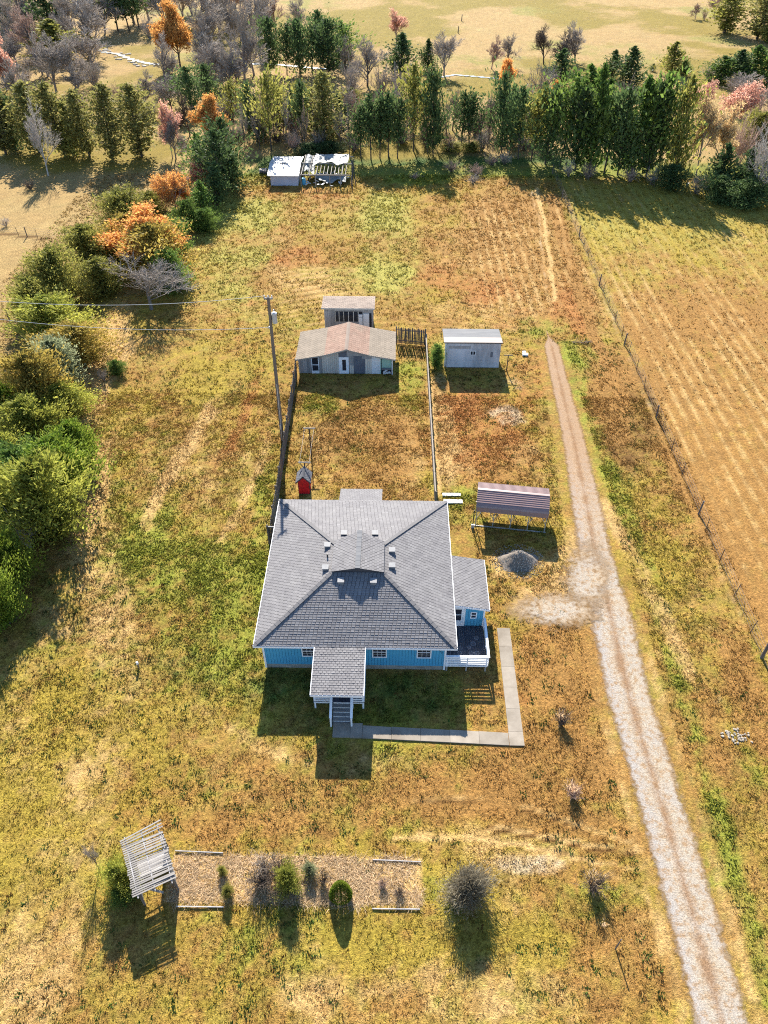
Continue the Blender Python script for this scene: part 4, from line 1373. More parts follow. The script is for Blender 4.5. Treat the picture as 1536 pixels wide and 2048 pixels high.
# ------------------------------------------------------------------ board fences of the yard
def picket_fence(name, label, a, b, h, step, wd, mat, railside, seed, base_z=0.0, gapprob=.0, railmat='post'):
    r = random.Random(seed)
    a, b = Vector((*a, 0)), Vector((*b, 0))
    L = (b - a).length
    d = (b - a).normalized()
    nrm = Vector((-d.y, d.x, 0)) * railside
    f = thing(name, label, 'fence', tuple(a))
    ang = math.atan2(d.y, d.x)
    me = []
    for k in range(4):
        hh = h * (1 + .02 * (k - 1.5))
        me.append(MB().prism([(-wd / 2, -.011, .03), (wd / 2, -.011, .03), (wd / 2, -.011, hh - .05), (wd / 2 - .035, -.011, hh), (-wd / 2 + .035, -.011, hh), (-wd / 2, -.011, hh - .05)], (0, .022, 0)).mesh('picket', mat))
    n = int(L / step)
    for i in range(n):
        if r.random() < gapprob:
            continue
        o = link('picket', r.choice(me), f, None, (d * ((i + .5) * step)) + nrm * r.uniform(-.004, .004) + Vector((0, 0, r.uniform(-.03, .03))))
        o.rotation_euler = (r.gauss(0, .015), r.gauss(0, .02), ang)
    pm = MB().box(-.05, .05, -.05, .05, -.1, h + .05).mesh('post', M['post'])
    np_ = max(2, int(round(L / 2.4)) + 1)
    for i in range(np_):
        o = link('post', pm, f, None, d * (L * i / (np_ - 1)) + nrm * .075)
        o.rotation_euler = (0, 0, ang)
    for z in (.35, h - .32):
        link('rail', MB().beam(nrm * .04 + Vector((0, 0, z)), d * L + nrm * .04 + Vector((0, 0, z)), .04, .085).mesh('rail', M[railmat]), f)
    return f


picket_fence('board_fence', 'tall weathered board fence along the left side of the back yard', (-9.42, 41.2), (-9.92, 65.6), 1.75, .152, .142, M['fence'], 1, 3)
picket_fence('board_fence', 'thin board fence between back yard and orange dirt, right of the barn', (3.45, 46.0), (3.30, 71.4), 1.35, .152, .13, M['fence'], -1, 4, railmat='rail')
picket_fence('board_fence', 'short dark slatted fence closing the gap beside the barn', (0.15, 71.9), (3.25, 71.4), 1.9, .135, .10, M['post'], 1, 5)
# pale top caps on the right fence
f2 = bpy.data.objects['board_fence.001']
for i in range(10):
    y0, y1 = 25.4 * i / 10, 25.4 * (i + 1) / 10 - .02
    cpm = MB().box(-.06, .05, y0, y1, 1.375, 1.405).mesh('fence_cap', M['rail'])
    o = link('fence_cap', cpm, f2)
    o.rotation_euler = (0, 0, math.atan2(.15, 25.4))
t = wthing('gate_post', 'crooked grey gate post with a short arm at the near end of the tall fence', 'post', (-9.55, 41.1, 0))
wpart('post', MB().box(-9.62, -9.5, 40.98, 41.1, -.1, 2.15), M['post'], t)
wpart('cross_arm', MB().box(-9.66, -8.95, 41.0, 41.06, 1.95, 2.02), M['barngrey'], t)

# ------------------------------------------------------------------ utility pole and lines
ux, uy, UH = -10.15, 54.6, 13.9
up_ = wthing('utility_pole', 'tall brown wooden utility pole with grey transformer beside the tall board fence', 'utility pole', (ux, uy, 0))
wpart('pole', MB().tube((ux, uy, -.2), (ux + .14, uy + .1, UH), .17, .115, n=14), M['pole'], up_)
tx, ty = ux + .14, uy + .1
wpart('cross_arm', MB().box(tx - .35, tx + .35, ty - .05, ty + .05, UH - .18, UH - .06), M['barngrey'], up_)
for dx in (-.3, .0, .3):
    wpart('insulator', MB().tube((tx + dx, ty, UH - .06 if dx else UH), (tx + dx, ty, UH + .16), .05, .035, n=8), M['offwhite'], up_)
tr_ = wpart('transformer', MB().tube((tx + .34, ty - .05, UH - 2.2), (tx + .34, ty - .05, UH - 1.35), .21, n=16), M['metal'], up_)
sub('lid', MB().tube((tx + .34, ty - .05, UH - 1.348), (tx + .34, ty - .05, UH - 1.27), .225, .1, n=16), M['metal'], tr_, up_)
sub('bushing', MB().tube((tx + .34, ty - .05, UH - 1.268), (tx + .34, ty - .05, UH - 1.05), .04, n=8), M['offwhite'], tr_, up_)
sub('bracket', MB().box(tx + .06, tx + .16, ty - .08, ty - .02, UH - 2.0, UH - 1.5), M['blackmetal'], tr_, up_)
wpart('meter_box', MB().box(ux - .06, ux + .08, uy - .28, uy - .172, 1.3, 1.75), M['metal'], up_)
wpart('cable_conduit', MB().tube((ux + .02, uy - .20, 0), (ux + .08, uy - .17, 6), .03, n=8), M['metal'], up_)
wpart('spool_insulator', MB().tube((tx - .16, ty, UH - 2.75), (tx - .16, ty, UH - 2.55), .06, n=8), M['offwhite'], up_)


def cable(a, b, sag, r, label, mat):
    a, b = Vector(a), Vector(b)
    mb = MB()
    n = 22
    pts = [a.lerp(b, i / n) - Vector((0, 0, sag * 4 * (i / n) * (1 - i / n))) for i in range(n + 1)]
    for p, q in zip(pts[:-1], pts[1:]):
        mb.tube(p, q, r, n=5, caps=False)
    return tag(mb.build('power_line', M[mat]), label, 'power line', 'power lines')


e1 = G(-260, 572, UH - .3)
e2 = G(-260, 598, UH - 2.6)
cable((tx - .3, ty, UH + .1), e1, 1.2, .017, 'upper thin power line running left from the utility pole top', 'wire')
cable((tx - .16, ty, UH - 2.65), e2, 1.2, .017, 'lower thin power line running left from below the transformer', 'wire')

# ------------------------------------------------------------------ maroon carport
co = G(948, 1046)
ang = math.atan2(G(1090, 1060).y - co.y, G(1090, 1060).x - co.x)
CPX = thing('carport', 'open carport with maroon ribbed metal roof on thin steel legs', 'carport', (co.x - .02, co.y - .35, 0), ang)
LN, DP = 5.62, 3.0
prof = [(-.02, 1.62), (.02, 2.02), (.09, 2.16), (.22, 2.27), (1.5, 2.66), (2.78, 2.27), (2.91, 2.16), (2.98, 2.02), (3.02, 1.62)]


def strip(p, q, x0, x1, ribs, name):
    mb = MB()
    (ya, za), (yb, zb) = p, q
    L = math.hypot(yb - ya, zb - za)
    dy, dz = (yb - ya) / L, (zb - za) / L
    ny_, nz_ = -dz, dy
    if nz_ < 0 or (abs(nz_) < .05 and (ny_ < 0) == (ya > 1.5)):
        ny_, nz_ = -ny_, -nz_
    t = .012
    s = 0
    n = max(1, int(round(L / .2)))
    for i in range(n):
        s0, s1 = L * i / n, L * (i + 1) / n
        mb.hexa([(x0, ya + dy * s0, za + dz * s0), (x1, ya + dy * s0, za + dz * s0), (x1, ya + dy * s1, za + dz * s1), (x0, ya + dy * s1, za + dz * s1),
                 (x0, ya + dy * s0 + ny_ * t, za + dz * s0 + nz_ * t), (x1, ya + dy * s0 + ny_ * t, za + dz * s0 + nz_ * t), (x1, ya + dy * s1 + ny_ * t, za + dz * s1 + nz_ * t), (x0, ya + dy * s1 + ny_ * t, za + dz * s1 + nz_ * t)])
        if ribs:
            sm = s0 + (s1 - s0) * .5
            r0, r1, rh = sm - .035, sm + .035, t + .03
            mb.hexa([(x0 - .002, ya + dy * r0 + ny_ * (t + .001), za + dz * r0 + nz_ * (t + .001)), (x1 + .002, ya + dy * r0 + ny_ * (t + .001), za + dz * r0 + nz_ * (t + .001)), (x1 + .002, ya + dy * r1 + ny_ * (t + .001), za + dz * r1 + nz_ * (t + .001)), (x0 - .002, ya + dy * r1 + ny_ * (t + .001), za + dz * r1 + nz_ * (t + .001)),
                     (x0 - .002, ya + dy * (r0 + .015) + ny_ * rh, za + dz * (r0 + .015) + nz_ * rh), (x1 + .002, ya + dy * (r0 + .015) + ny_ * rh, za + dz * (r0 + .015) + nz_ * rh), (x1 + .002, ya + dy * (r1 - .015) + ny_ * rh, za + dz * (r1 - .015) + nz_ * rh), (x0 - .002, ya + dy * (r1 - .015) + ny_ * rh, za + dz * (r1 - .015) + nz_ * rh)])
    return mb.build(name, M['carport'], CPX)


for i, (p, q) in enumerate(zip(prof[:-1], prof[1:])):
    long = math.hypot(q[0] - p[0], q[1] - p[1]) > .3
    strip(p, q, 0, LN, long and i in (3, 4), 'roof_panel' if long else 'eave_bend')
MB().box(0, LN, 1.38, 1.62, 2.675, 2.69).build('ridge_cap', M['carport'], CPX)
for i in range(5):
    x = .1 + (LN - .2) * i / 4
    for y in (.06, 2.94):
        MB().box(x - .03, x + .03, y - .03, y + .03, 0, 2.0).build('leg', M['frame'], CPX)
        s = 1 if i < 4 else -1
        MB().beam((x - .35 if i else x, y, 1.6), (x, y, .75), .035, .035).beam((x + .35 if i < 4 else x, y, 1.6), (x, y, .75), .035, .035).build('brace', M['frame'], CPX)
    MB().beam((x, .06, 2.10), (x, 1.5, 2.60), .045, .045).beam((x, 2.94, 2.10), (x, 1.5, 2.60), .045, .045).build('rafter', M['frame'], CPX)
for y in (.06, 2.94):
    MB().box(-.02, LN + .02, y - .04, y + .04, -.03, .045).build('base_rail', M['frame'], CPX)
t = thing('ladder_rack', 'dark narrow post and cable at the left end of the carport', 'post', (co.x - .16, co.y - .55, 0))
MB().tube((0, 0, -.05), (0, 0, 1.9), .04, n=8).build('post', M['blackmetal'], t)
MB().box(-.12, .12, -.06, .06, .0, .35).build('base', M['metal'], t)

# ------------------------------------------------------------------ gravel heap
r = np.random.default_rng(5)
gp = G(1036, 1122)
n1, n2 = 40, 84
V = []
for i in range(n1 + 1):
    for j in range(n2):
        a = 2 * math.pi * j / n2
        q = i / n1
        R = (1.42 + .12 * math.sin(a * 2 + 1) + .08 * math.sin(a * 5)) * q
        x, y = R * math.cos(a) * 1.06, R * math.sin(a) * .92
        z = 1.02 * math.exp(-(q / .56) ** 2 * .9) * (1 - q ** 4)
        V.append((x, y, z))
V = np.array(V)
V[:, 2] += (.10 * (fbm(V[:, 0] + 50, V[:, 1] + 50, .3, 71) - .5) + .05 * (vnoise(V[:, 0] / .08 + 900, V[:, 1] / .08 + 900, 73) - .5)) * np.clip(1.2 - np.hypot(V[:, 0], V[:, 1]) / 1.5, 0, 1) * 1.6
V[:, 2] -= .03
Fc = np.array([[i * n2 + j, (i + 1) * n2 + j, (i + 1) * n2 + (j + 1) % n2, i * n2 + (j + 1) % n2] for i in range(n1) for j in range(n2)])
go = link('gravel_heap', npmesh('gravel_heap', V, Fc, M['gravelpile'], True), None, None, (gp.x, gp.y, 0))
tag(go, 'rounded grey brown gravel heap on the grass in front of the carport', 'gravel heap')
sv, sf_ = [], []
for i in range(900):
    a, q = r.uniform(0, 6.28), r.random() ** .6 * 1.35
    x, y = q * 1.5 * math.cos(a), q * 1.35 * math.sin(a)
    qq = math.hypot(x / 1.5, y / 1.32)
    z = 1.02 * math.exp(-(qq / .56) ** 2 * .9) * max(0, 1 - qq ** 4) - .01
    s = r.uniform(.02, .055)
    b = len(sv)
    sv += [(x - s, y - s * .7, z), (x + s, y - s * .8, z), (x, y + s, z), (x + r.uniform(-.01, .01), y, z + s * 1.1)]
    sf_ += [(b, b + 1, b + 3), (b + 1, b + 2, b + 3), (b + 2, b, b + 3)]
o = link('stones', npmesh('stones', np.array(sv), np.array(sf_), M['rock']), go)
o['kind'] = 'stuff'


# ------------------------------------------------------------------ loose things on the ground
def rock_mesh(seed, s=1.0):
    r = np.random.default_rng(seed)
    mb = MB()
    k = 7
    top = [(math.cos(2 * math.pi * i / k) * r.uniform(.35, .5) * s, math.sin(2 * math.pi * i / k) * r.uniform(.35, .5) * s) for i in range(k)]
    h = r.uniform(.3, .5) * s
    b = len(mb.v)
    mb.v += [(x * 1.15, y * 1.15, -.05 * s) for x, y in top] + [(x, y, h * r.uniform(.5, .8)) for x, y in top] + [(0, 0, h)]
    for i in range(k):
        j = (i + 1) % k
        mb.f += [(b + i, b + j, b + k + j, b + k + i), (b + k + i, b + k + j, b + 2 * k)]
    return mb.mesh('rock', M['rock'])


RM = [rock_mesh(i) for i in range(4)]
p = G(1474, 1472)
RUB = [q.copy() for q in RM]
for q in RUB:
    q.materials[0] = M['gravelpale']
rp = thing('rubble_pile', 'low scattered heap of pale rubble on the brown grass beside the gravel road', 'rubble', (p.x, p.y, 0))
for i in range(70):
    o = link('rock', RUB[i % 4], rp, None, (rnd.gauss(0, .34), rnd.gauss(0, .26), rnd.uniform(-.03, .03)))
    s = rnd.uniform(.05, .19)
    o.scale = (s * rnd.uniform(.8, 1.4), s, s * .8)
    o.rotation_euler = (rnd.uniform(-.2, .2), rnd.uniform(-.2, .2), rnd.uniform(0, 6))
for (px, py, sx, sy, lb) in ((903, 990, 1.5, .32, 'long white concrete step slab on the grass by the fence, farther from the camera'), (906, 1004, 1.55, .42, 'wide white concrete step slab on the grass closest to the house corner')):
    p = G(px, py)
    tag(MB().box(p.x - sx / 2, p.x + sx / 2, p.y - sy / 2, p.y + sy / 2, -.02, .09).build('step_slab', M['offwhite']), lb, 'slab', 'white slabs beside the fence')
p = G(1050, 709)
t = thing('white_blocks', 'two small white blocks lying on orange soil right of the grey shed', 'blocks', (p.x, p.y, 0))
MB().box(-.25, .1, .1, .36, -.02, .22).build('block', M['white'], t)
MB().box(-.3, .28, -.3, -.02, -.02, .2).build('block', M['white'], t)
p = G(278, 1336)
t = thing('lawn_hydrant', 'small white capped stake standing alone on the left lawn', 'stake', (p.x, p.y, 0))
MB().tube((0, 0, -.05), (0, 0, .48), .035, n=8).build('stem', M['post'], t)
MB().tube((0, 0, .48), (0, 0, .66), .085, .07, n=10).build('cap', M['white'], t)
p = G(1374, 371)
t = thing('white_bucket', 'tiny white bucket in the shade below the tree line', 'bucket', (p.x, p.y, 0))
MB().tube((0, 0, 0), (0, 0, .4), .2, .26, n=12).build('body', M['white'], t)
for px, py, lb in ((916, 66, 'nearer of the two lone dark posts in the far tan pasture'), (923, 42, 'farther of the two lone dark posts in the far tan pasture')):
    p = G(px, py)
    t = thing('pasture_post', lb, 'post', (p.x, p.y, 0), 0, 'lone posts in the far pasture')
    MB().tube((0, 0, -.1), (.1, 0, 1.55), .13, .1, n=8).build('post', M['post'], t)
p = G(1155, 686)
t = thing('fallen_branch', 'dark fallen branch lying on the grass at the end of the dirt track', 'branch', (p.x, p.y, 0))
mb = MB()
for i in range(14):
    a = rnd.gauss(.1, .35)
    x = rnd.uniform(-1.6, 1.2)
    mb.tube((x, rnd.uniform(-.2, .2), .06), (x + rnd.uniform(.4, 1.1) * math.cos(a), math.sin(a) * .8 + rnd.uniform(-.2, .2), rnd.uniform(.05, .35)), .035, .012, n=5)
mb.build('twigs', M['twigdark'], t)
p = G(1231, 1897)
t = thing('reed_stake', 'slim stake with pale dried seed heads in the front lawn near the gravel road', 'stake', (p.x, p.y, 0))
MB().tube((0, 0, -.05), (.03, .02, 1.25), .035, .03, n=8).build('stem', M['post'], t)

# ------------------------------------------------------------------ collapsed shed at the back
ZO = (-15, 120, 0)
ru = wthing('tin_shed', 'low lavender shed with bright white tin roof at the back of the field', 'shed', (-17.4, 121, 0))
wpart('wall', MB().prism([(-19.35, 118.95, 0), (-19.35, 126.3, 0), (-19.35, 126.3, 1.75), (-19.35, 122.4, 2.2), (-19.35, 118.95, 1.55)], (4.2, 0, 0)), M['lavender'], ru)
nsh = 7
for k_, (ya, za, yb, zb) in enumerate(((118.5, 1.62, 122.4, 2.30), (126.9, 1.80, 122.4, 2.30))):
    for i in range(nsh):
        x0, x1 = -19.75 + 4.85 * i / nsh, -19.75 + 4.85 * (i + 1) / nsh
        pl = MB().hexa([(x0 + .01, ya, za - .03), (x1 - .01, ya, za - .03), (x1 - .01, yb, zb - .03), (x0 + .01, yb, zb - .03), (x0 + .01, ya, za), (x1 - .01, ya, za), (x1 - .01, yb, zb), (x0 + .01, yb, zb)])
        pl.beam((x0 + .02, ya, za + .02), (x0 + .02, yb, zb + .02), .05, .035)
        wpart('roof_sheet', pl, M['tin'], ru)
wpart('ridge_cap', MB().box(-19.76, -14.9, 122.25, 122.55, 2.30, 2.335), M['tin'], ru)
wpart('roof_gap', MB().box(-18.1, -17.1, 122.05, 122.12, 2.27, 2.31), M['post'], ru)
fr = wthing('shed_frame', 'roofless timber shed frame with torn grey tarp beside the white tin shed', 'shed frame', (-11, 120, 0))
fx0, fx1 = -14.75, -6.9
for y, h in ((118.6, 1.75), (122.5, 2.2), (126.5, 2.0)):
    wpart('beam', MB().beam((fx0, y, h), (fx1 - (0 if y > 119 else .2), y, h - .05), .11, .15), M['lumber'], fr)
for i in range(13):
    x = fx0 + .25 + i * .56
    if i in (1,):
        continue
    wpart('rafter', MB().beam((x, 118.4, 1.87), (x + rnd.uniform(-.05, .05), 126.7 if i > 9 or i < 2 else 126.4, 2.12), .08, .10), M['lumber'], fr)
for x in (fx0 + .1, -12.4, -10.2, -8.6, fx1):
    for y in (118.6, 122.5, 126.5):
        wpart('post', MB().box(x - .06, x + .06, y - .06, y + .06, -.1, 1.68), M['post'] if x > -8 else M['lumber'], fr)
wpart('leaning_pole', MB().tube((fx1 + .15, 117.6, -.1), (fx1 - .05, 122.6, 3.3), .07, n=6).tube((fx1 + .7, 118.6, -.1), (fx1 - .0, 122.4, 2.7), .06, n=6), M['blackmetal'], fr)


def tarp(xa, xb, ya, yb, zf, seed, name):
    nx_, ny_ = 34, 26
    V = []
    for j in range(ny_ + 1):
        for i in range(nx_ + 1):
            s, q = i / nx_, j / ny_
            edge = .25 * math.sin(9 * s + seed) + .2 * math.sin(17 * s + seed)
            x = xa + (xb - xa) * s
            y = ya + (yb - ya) * q + edge * (1 - q) * 1.5 + (1 - s) * 0
            V.append((x, y, zf(s, q)))
    V = np.array(V)
    V[:, 2] += .45 * (fbm(V[:, 0] * 1.0 + 40, V[:, 1] * .7 + 40, 1.1, seed) - .5) + .16 * (fbm(V[:, 0] + 40, V[:, 1] + 40, .35, seed + 3) - .5)
    Fc = np.array([[j * (nx_ + 1) + i, j * (nx_ + 1) + i + 1, (j + 1) * (nx_ + 1) + i + 1, (j + 1) * (nx_ + 1) + i] for j in range(ny_) for i in range(nx_)])
    V2 = V - np.array(WORIG[fr.name])
    return link(name, npmesh(name, V2, Fc, M['tarp'], False), fr)


tarp(-12.9, -7.6, 122.2, 126.4, lambda s, q: 2.34 + .05 * q, 5, 'tarp')
tarp(-14.4, -12.7, 120.5, 126.0, lambda s, q: 1.55 + .75 * q + .25 * math.sin(6 * s), 9, 'tarp')
tarp(-12.6, -7.8, 119.6, 121.6, lambda s, q: .35 + .9 * abs(s - .55) + .3 * q, 14, 'hanging_tarp')
jb = MB()
for i in range(26):
    x, y = rnd.uniform(-14.3, -7.4), rnd.uniform(118.2, 125)
    a = rnd.uniform(0, 3.1)
    L = rnd.uniform(.3, 1.0)
    jb.beam((x, y, rnd.uniform(.05, .4)), (x + L * math.cos(a), y + L * math.sin(a), rnd.uniform(.05, .5)), rnd.uniform(.1, .4), .05)
o = wpart('debris', jb, M['offwhite'], fr)
o['kind'] = 'stuff'
wpart('blue_barrel', MB().tube((-14.3, 119.6, 0), (-14.3, 119.6, .95), .3, n=12), M['blue'], fr)
p = G(527, 345)
t = thing('pallet_stack', 'small stack of weathered pallets left of the white tin shed', 'pallets', (p.x, p.y, 0))
for i in range(3):
    pal = MB()
    for j in range(5):
        pal.box(-.6, .6, -.6 + j * .26, -.42 + j * .26, i * .17 + .1, i * .17 + .13)
    pal.box(-.58, -.5, -.6, .6, i * .17, i * .17 + .099).box(.5, .58, -.6, .6, i * .17, i * .17 + .099)
    o = pal.build('pallet', M['lumber'], t)
    o.rotation_euler = (0, 0, rnd.uniform(-.2, .2))

# ------------------------------------------------------------------ slatted garden arbor
c0, c1, c2, c3 = G(265, 1796, 2.05), G(353, 1757, 2.05), G(326, 1662, 1.55), G(246, 1695, 1.55)
ang = math.atan2(c1.y - c0.y, c1.x - c0.x)
AW = (c1 - c0).length
AD = ((c3 - c0).length + (c2 - c1).length) / 2
ab_ = thing('slat_arbor', 'open garden arbor roofed with silvery slats above a lattice side', 'arbor', (c0.x, c0.y, 0), ang)
ns = 27
for i in range(ns):
    y = AD * (i + .5) / ns
    sag = -.10 * math.sin(math.pi * i / (ns - 1))
    z = 2.02 + .26 * i / ns + sag * .4
    o = MB().box(.02 + rnd.uniform(-.04, .04), AW - .04 + rnd.uniform(-.05, .05), -.036, .036, 0, .03).build('roof_slat', M['slat'], ab_)
    o.location = (0, y, z)
    o.rotation_euler = (0, rnd.gauss(0, .012) - .02 * (i > 24), rnd.gauss(0, .012) + .14 * max(0, i - 23) / 4)
for x in (.25, AW * .5, AW - .25):
    MB().beam((x, -.1, 1.96), (x, AD + .1, 2.22), .05, .10).build('rafter', M['barngrey'], ab_)
for x in (.25, AW - .2):
    for y in (.35, AD - .25):
        MB().box(x - .05, x + .05, y - .05, y + .05, -.1, 1.94).build('post', M['post'], ab_)


def lattice(x, y0, y1, z0, z1, name):
    mb = MB()
    s = .16
    L, H = y1 - y0, z1 - z0
    for sgn in (1, -1):
        a = -H
        while a < L:
            p0, p1 = max(a, 0), min(a + H, L)
            if p1 - p0 > .05:
                za, zb = (p0 - a), (p1 - a)
                if sgn < 0:
                    za, zb = H - za, H - zb
                mb.beam((x + .006 * sgn, y0 + p0, z0 + za), (x + .006 * sgn, y0 + p1, z0 + zb), .01, .032, up=(1, 0, 0))
            a += s
    mb.box(x - .02, x + .02, y0, y1, z0 - .05, z0).box(x - .02, x + .02, y0, y1, z1, z1 + .05)
    return mb.build(name, M['lumber'], ab_)


lattice(AW - .2, .42, AD - .32, .25, 1.85, 'lattice_panel')
lattice(.25, .42, AD - .32, .25, 1.85, 'lattice_panel')
MB().beam((AW * .38, .15, 1.9), (AW * .62, .0, 1.2), .12, .03).build('loose_board', M['slat'], ab_)
MB().box(.35, AW - .3, AD * .55, AD * .8, .40, .45).box(.4, .46, AD * .6, AD * .66, 0, .398).box(AW - .42, AW - .36, AD * .6, AD * .66, 0, .398).build('bench', M['barngrey'], ab_)

# garden bed edged with timbers
bed = thing('garden_bed', 'long rectangular garden bed of dry grass edged with thin grey timbers', 'garden bed', (-5, 16, 0))
BP = [(-11.7, 17.40), (1.82, 17.02), (1.62, 14.62), (-11.1, 14.55)]
for (ax, ay), (bx, by) in zip(BP, BP[1:] + BP[:1]):
    if abs(ax - bx) < 1:
        continue
    n_ = max(1, int(math.hypot(bx - ax, by - ay) / 2.5))
    for i in range(n_):
        if i not in (0, 4):
            continue
        p, q = Vector((ax + (bx - ax) * i / n_ + 5, ay + (by - ay) * i / n_ - 16, .05)), Vector((ax + (bx - ax) * (i + .97) / n_ + 5, ay + (by - ay) * (i + .97) / n_ - 16, .05))
        MB().beam(p, q, .05, .07).build('edging_timber', M['barngrey'], bed)
def weeds():
    r = np.random.default_rng(77)
    n = 9000
    x, y = r.uniform(-34, 24, n), r.uniform(9, 75, n)
    px, py = PJ(x, y)
    keep = (px > -40) & (px < 1580) & (py < 2100) & (road_mask(x, y) < .1) & (fbm(x, y, 5, 901) > r.uniform(.42, .62, n))
    for x0, x1, y0, y1 in KEEPOUT:
        keep &= ~((x > x0) & (x < x1) & (y > y0) & (y < y1))
    x, y = x[keep], y[keep]
    c, s1, s2, s3, px, py = paint(x, y)
    z = relief(x, y, s1, s2, s3, px, py)
    m = len(x)
    kind = r.random(m)
    col = np.where((kind < .62)[:, None], np.array(CLS['deep']) * r.uniform(.45, .95, (m, 1)), np.array(CLS['brown']) * r.uniform(.35, .6, (m, 1)))
    S = r.uniform(.10, .30, m)
    V, C = [], []
    for b_ in range(12):
        th = r.uniform(0, 6.28, m)
        q = r.random(m) ** .7
        ox, oy = np.cos(th) * S * q, np.sin(th) * S * q * .8
        w_ = S * .16
        base = np.stack([x + ox, y + oy, z], 1)
        tn = np.stack([-np.sin(th) * w_, np.cos(th) * w_, 0 * w_], 1)
        tip = base + np.stack([np.cos(th) * S * .3, np.sin(th) * S * .3, S * r.uniform(.25, .6, m)], 1)
        V.append(np.stack([base + tn, base - tn, tip], 1))
        C.append(np.repeat((col * r.uniform(.8, 1.2, (m, 1)))[:, None, :], 3, 1))
    V, C = np.concatenate(V).reshape(-1, 3), np.concatenate(C).reshape(-1, 3)
    o = link('weed_clumps', npmesh('weed_clumps', V, np.arange(len(V)).reshape(-1, 3), M['tuft'], False, None, C))
    tag(o, 'darker weed clumps scattered through the lawn', 'weeds', None, 'stuff')


weeds()
tuft_field('dry_bed_grass', 9000, (-11.5, 1.7), (14.75, 17.25), 'matted pale dry grass filling the garden bed', .20, 1.0, 4, (.62, .46, .28), 1.2, .09)

# ------------------------------------------------------------------ wire fences
def wire_fence(name, label, pts, wood, steel_step, h=1.45, thick=.075):
    p0 = Vector((*pts[0], 0))
    f = thing(name, label, 'fence', tuple(p0))
    wm = MB().tube((0, 0, -.2), (0, 0, h), thick, thick * .9, n=8).mesh('post', M['post'])
    sm = MB().box(-.022, .022, -.022, .022, -.2, h - .1).mesh('steel_post', M['blackmetal'])
    for x, y in wood:
        o = link('post', wm, f, None, Vector((x, y, 0)) - p0)
        o.rotation_euler = (rnd.gauss(0, .04), rnd.gauss(0, .05), 0)
        o.scale = (1, 1, rnd.uniform(.95, 1.1))
    for (ax, ay), (bx, by) in zip(pts[:-1], pts[1:]):
        L = math.hypot(bx - ax, by - ay)
        for i in range(1, int(L / steel_step)):
            t_ = i * steel_step / L
            x, y = ax + (bx - ax) * t_, ay + (by - ay) * t_
            if min([abs(x - q[0]) + abs(y - q[1]) for q in wood] + [9]) < 1.5:
                continue
            o = link('steel_post', sm, f, None, Vector((x, y, 0)) - p0)
            o.rotation_euler = (rnd.gauss(0, .04), rnd.gauss(0, .04), 0)
        for z in (.3, .62, .94, 1.25):
            link('wire', MB().tube((ax - p0.x, ay - p0.y, z), (bx - p0.x, by - p0.y, z), .009, n=4, caps=False).mesh('wire', M['wiredark']), f)
    return f


wp = [(24.95, 30.9), (24.86, 45.14), (24.76, 58.55), (24.65, 71.86), (24.72, 86.03), (24.75, 100.1), (24.54, 113.7), (24.9, 125.0)]
wfz = wire_fence('wire_fence', 'long straight wire fence between the dirt track and the striped hay field', [(24.95, 16), (24.8, 60), (24.7, 90), (24.9, 126)], wp, 3.4)
o = MB().tube((0, 14.9, -.2), (.0, 14.9, 1.75), .11, n=10).beam((.05, 15.0, 1.5), (.55, 12.4, .1), .12, .12).tube((.55, 12.4, -.2), (.55, 12.4, 1.3), .10, n=8).build('corner_brace', M['post'], wfz)
wire_fence('wire_fence', 'brushy wire fence crossing the tan pasture left of the hedge', [(-64, 103.4), (-54.2, 100.5), (-43.5, 97.5)], [(-60, 102.2), (-50, 99.3), (-44, 97.6)], 3.0, 1.3)
wire_fence('wire_fence', 'short low wire fence ending at the olive shrubs on the pasture edge', [(-52, 76.6), (-45, 76.3), (-40.5, 75.6)], [(-50, 76.5), (-43.4, 76.0)], 2.6, 1.2)

# ------------------------------------------------------------------ creek
def creek(pts, wd, label):
    P = [G(*p) for p in pts]
    pp = []
    for a, b in zip(P[:-1], P[1:]):
        for i in range(6):
            pp.append(a.lerp(b, i / 6))
    pp.append(P[-1])
    V = []
    for i, p in enumerate(pp):
        d = (pp[min(i + 1, len(pp) - 1)] - pp[max(i - 1, 0)]).normalized()
        nn = Vector((-d.y, d.x, 0))
        k = wd * (.25 + 1.0 * math.sin(i * 1.7) ** 2) * (1 if 0 < i < len(pp) - 1 else .2)
        V += [p - nn * k / 2, p + nn * k / 2]
    mb = MB()
    mb.v = [(v.x, v.y, .07) for v in V]
    mb.f = [(2 * i, 2 * i + 1, 2 * i + 3, 2 * i + 2) for i in range(len(pp) - 1)]
    o = mb.build('creek', M['water'])
    return tag(o, label, None, None, 'structure')


m, n, b = nmat('creek_water')
b.inputs['Base Color'].default_value = (.09, .09, .08, 1)
b.inputs['Roughness'].default_value = .3
bump(n, b, noise(n, 3, 3, .6, coords(n)), .25, .05)
M['water'] = m
creek([(203, 104), (235, 108), (262, 119), (290, 126), (318, 130)], 1.7, 'shallow pale creek winding across the clearing by the orange tree')
creek([(500, 128), (560, 130), (610, 135), (665, 139)], 1.2, 'creek glinting behind the cedar grove')
creek([(880, 155), (910, 150), (945, 153), (1000, 158)], 1.0, 'creek behind the cedars in front of the far pasture')
for k_, pts_ in enumerate([[(225, 112), (255, 122), (285, 131), (312, 135)], [(200, 101), (240, 104), (265, 113)]]):
    P = [G(*p) for p in pts_]
    for i in range(14):
        a = rnd.randrange(len(P) - 1)
        q = P[a].lerp(P[a + 1], rnd.random())
        o = link('creek_stone', RM[i % 4], None, None, (q.x + rnd.gauss(0, .6), q.y + rnd.gauss(0, .8), 0))
        s = rnd.uniform(.4, 1.1)
        o.scale = (s * 1.3, s, s * .6)
        tag(o, 'pale stone on the creek bank in the clearing left of the orange tree', 'stone', 'stones along the creek')

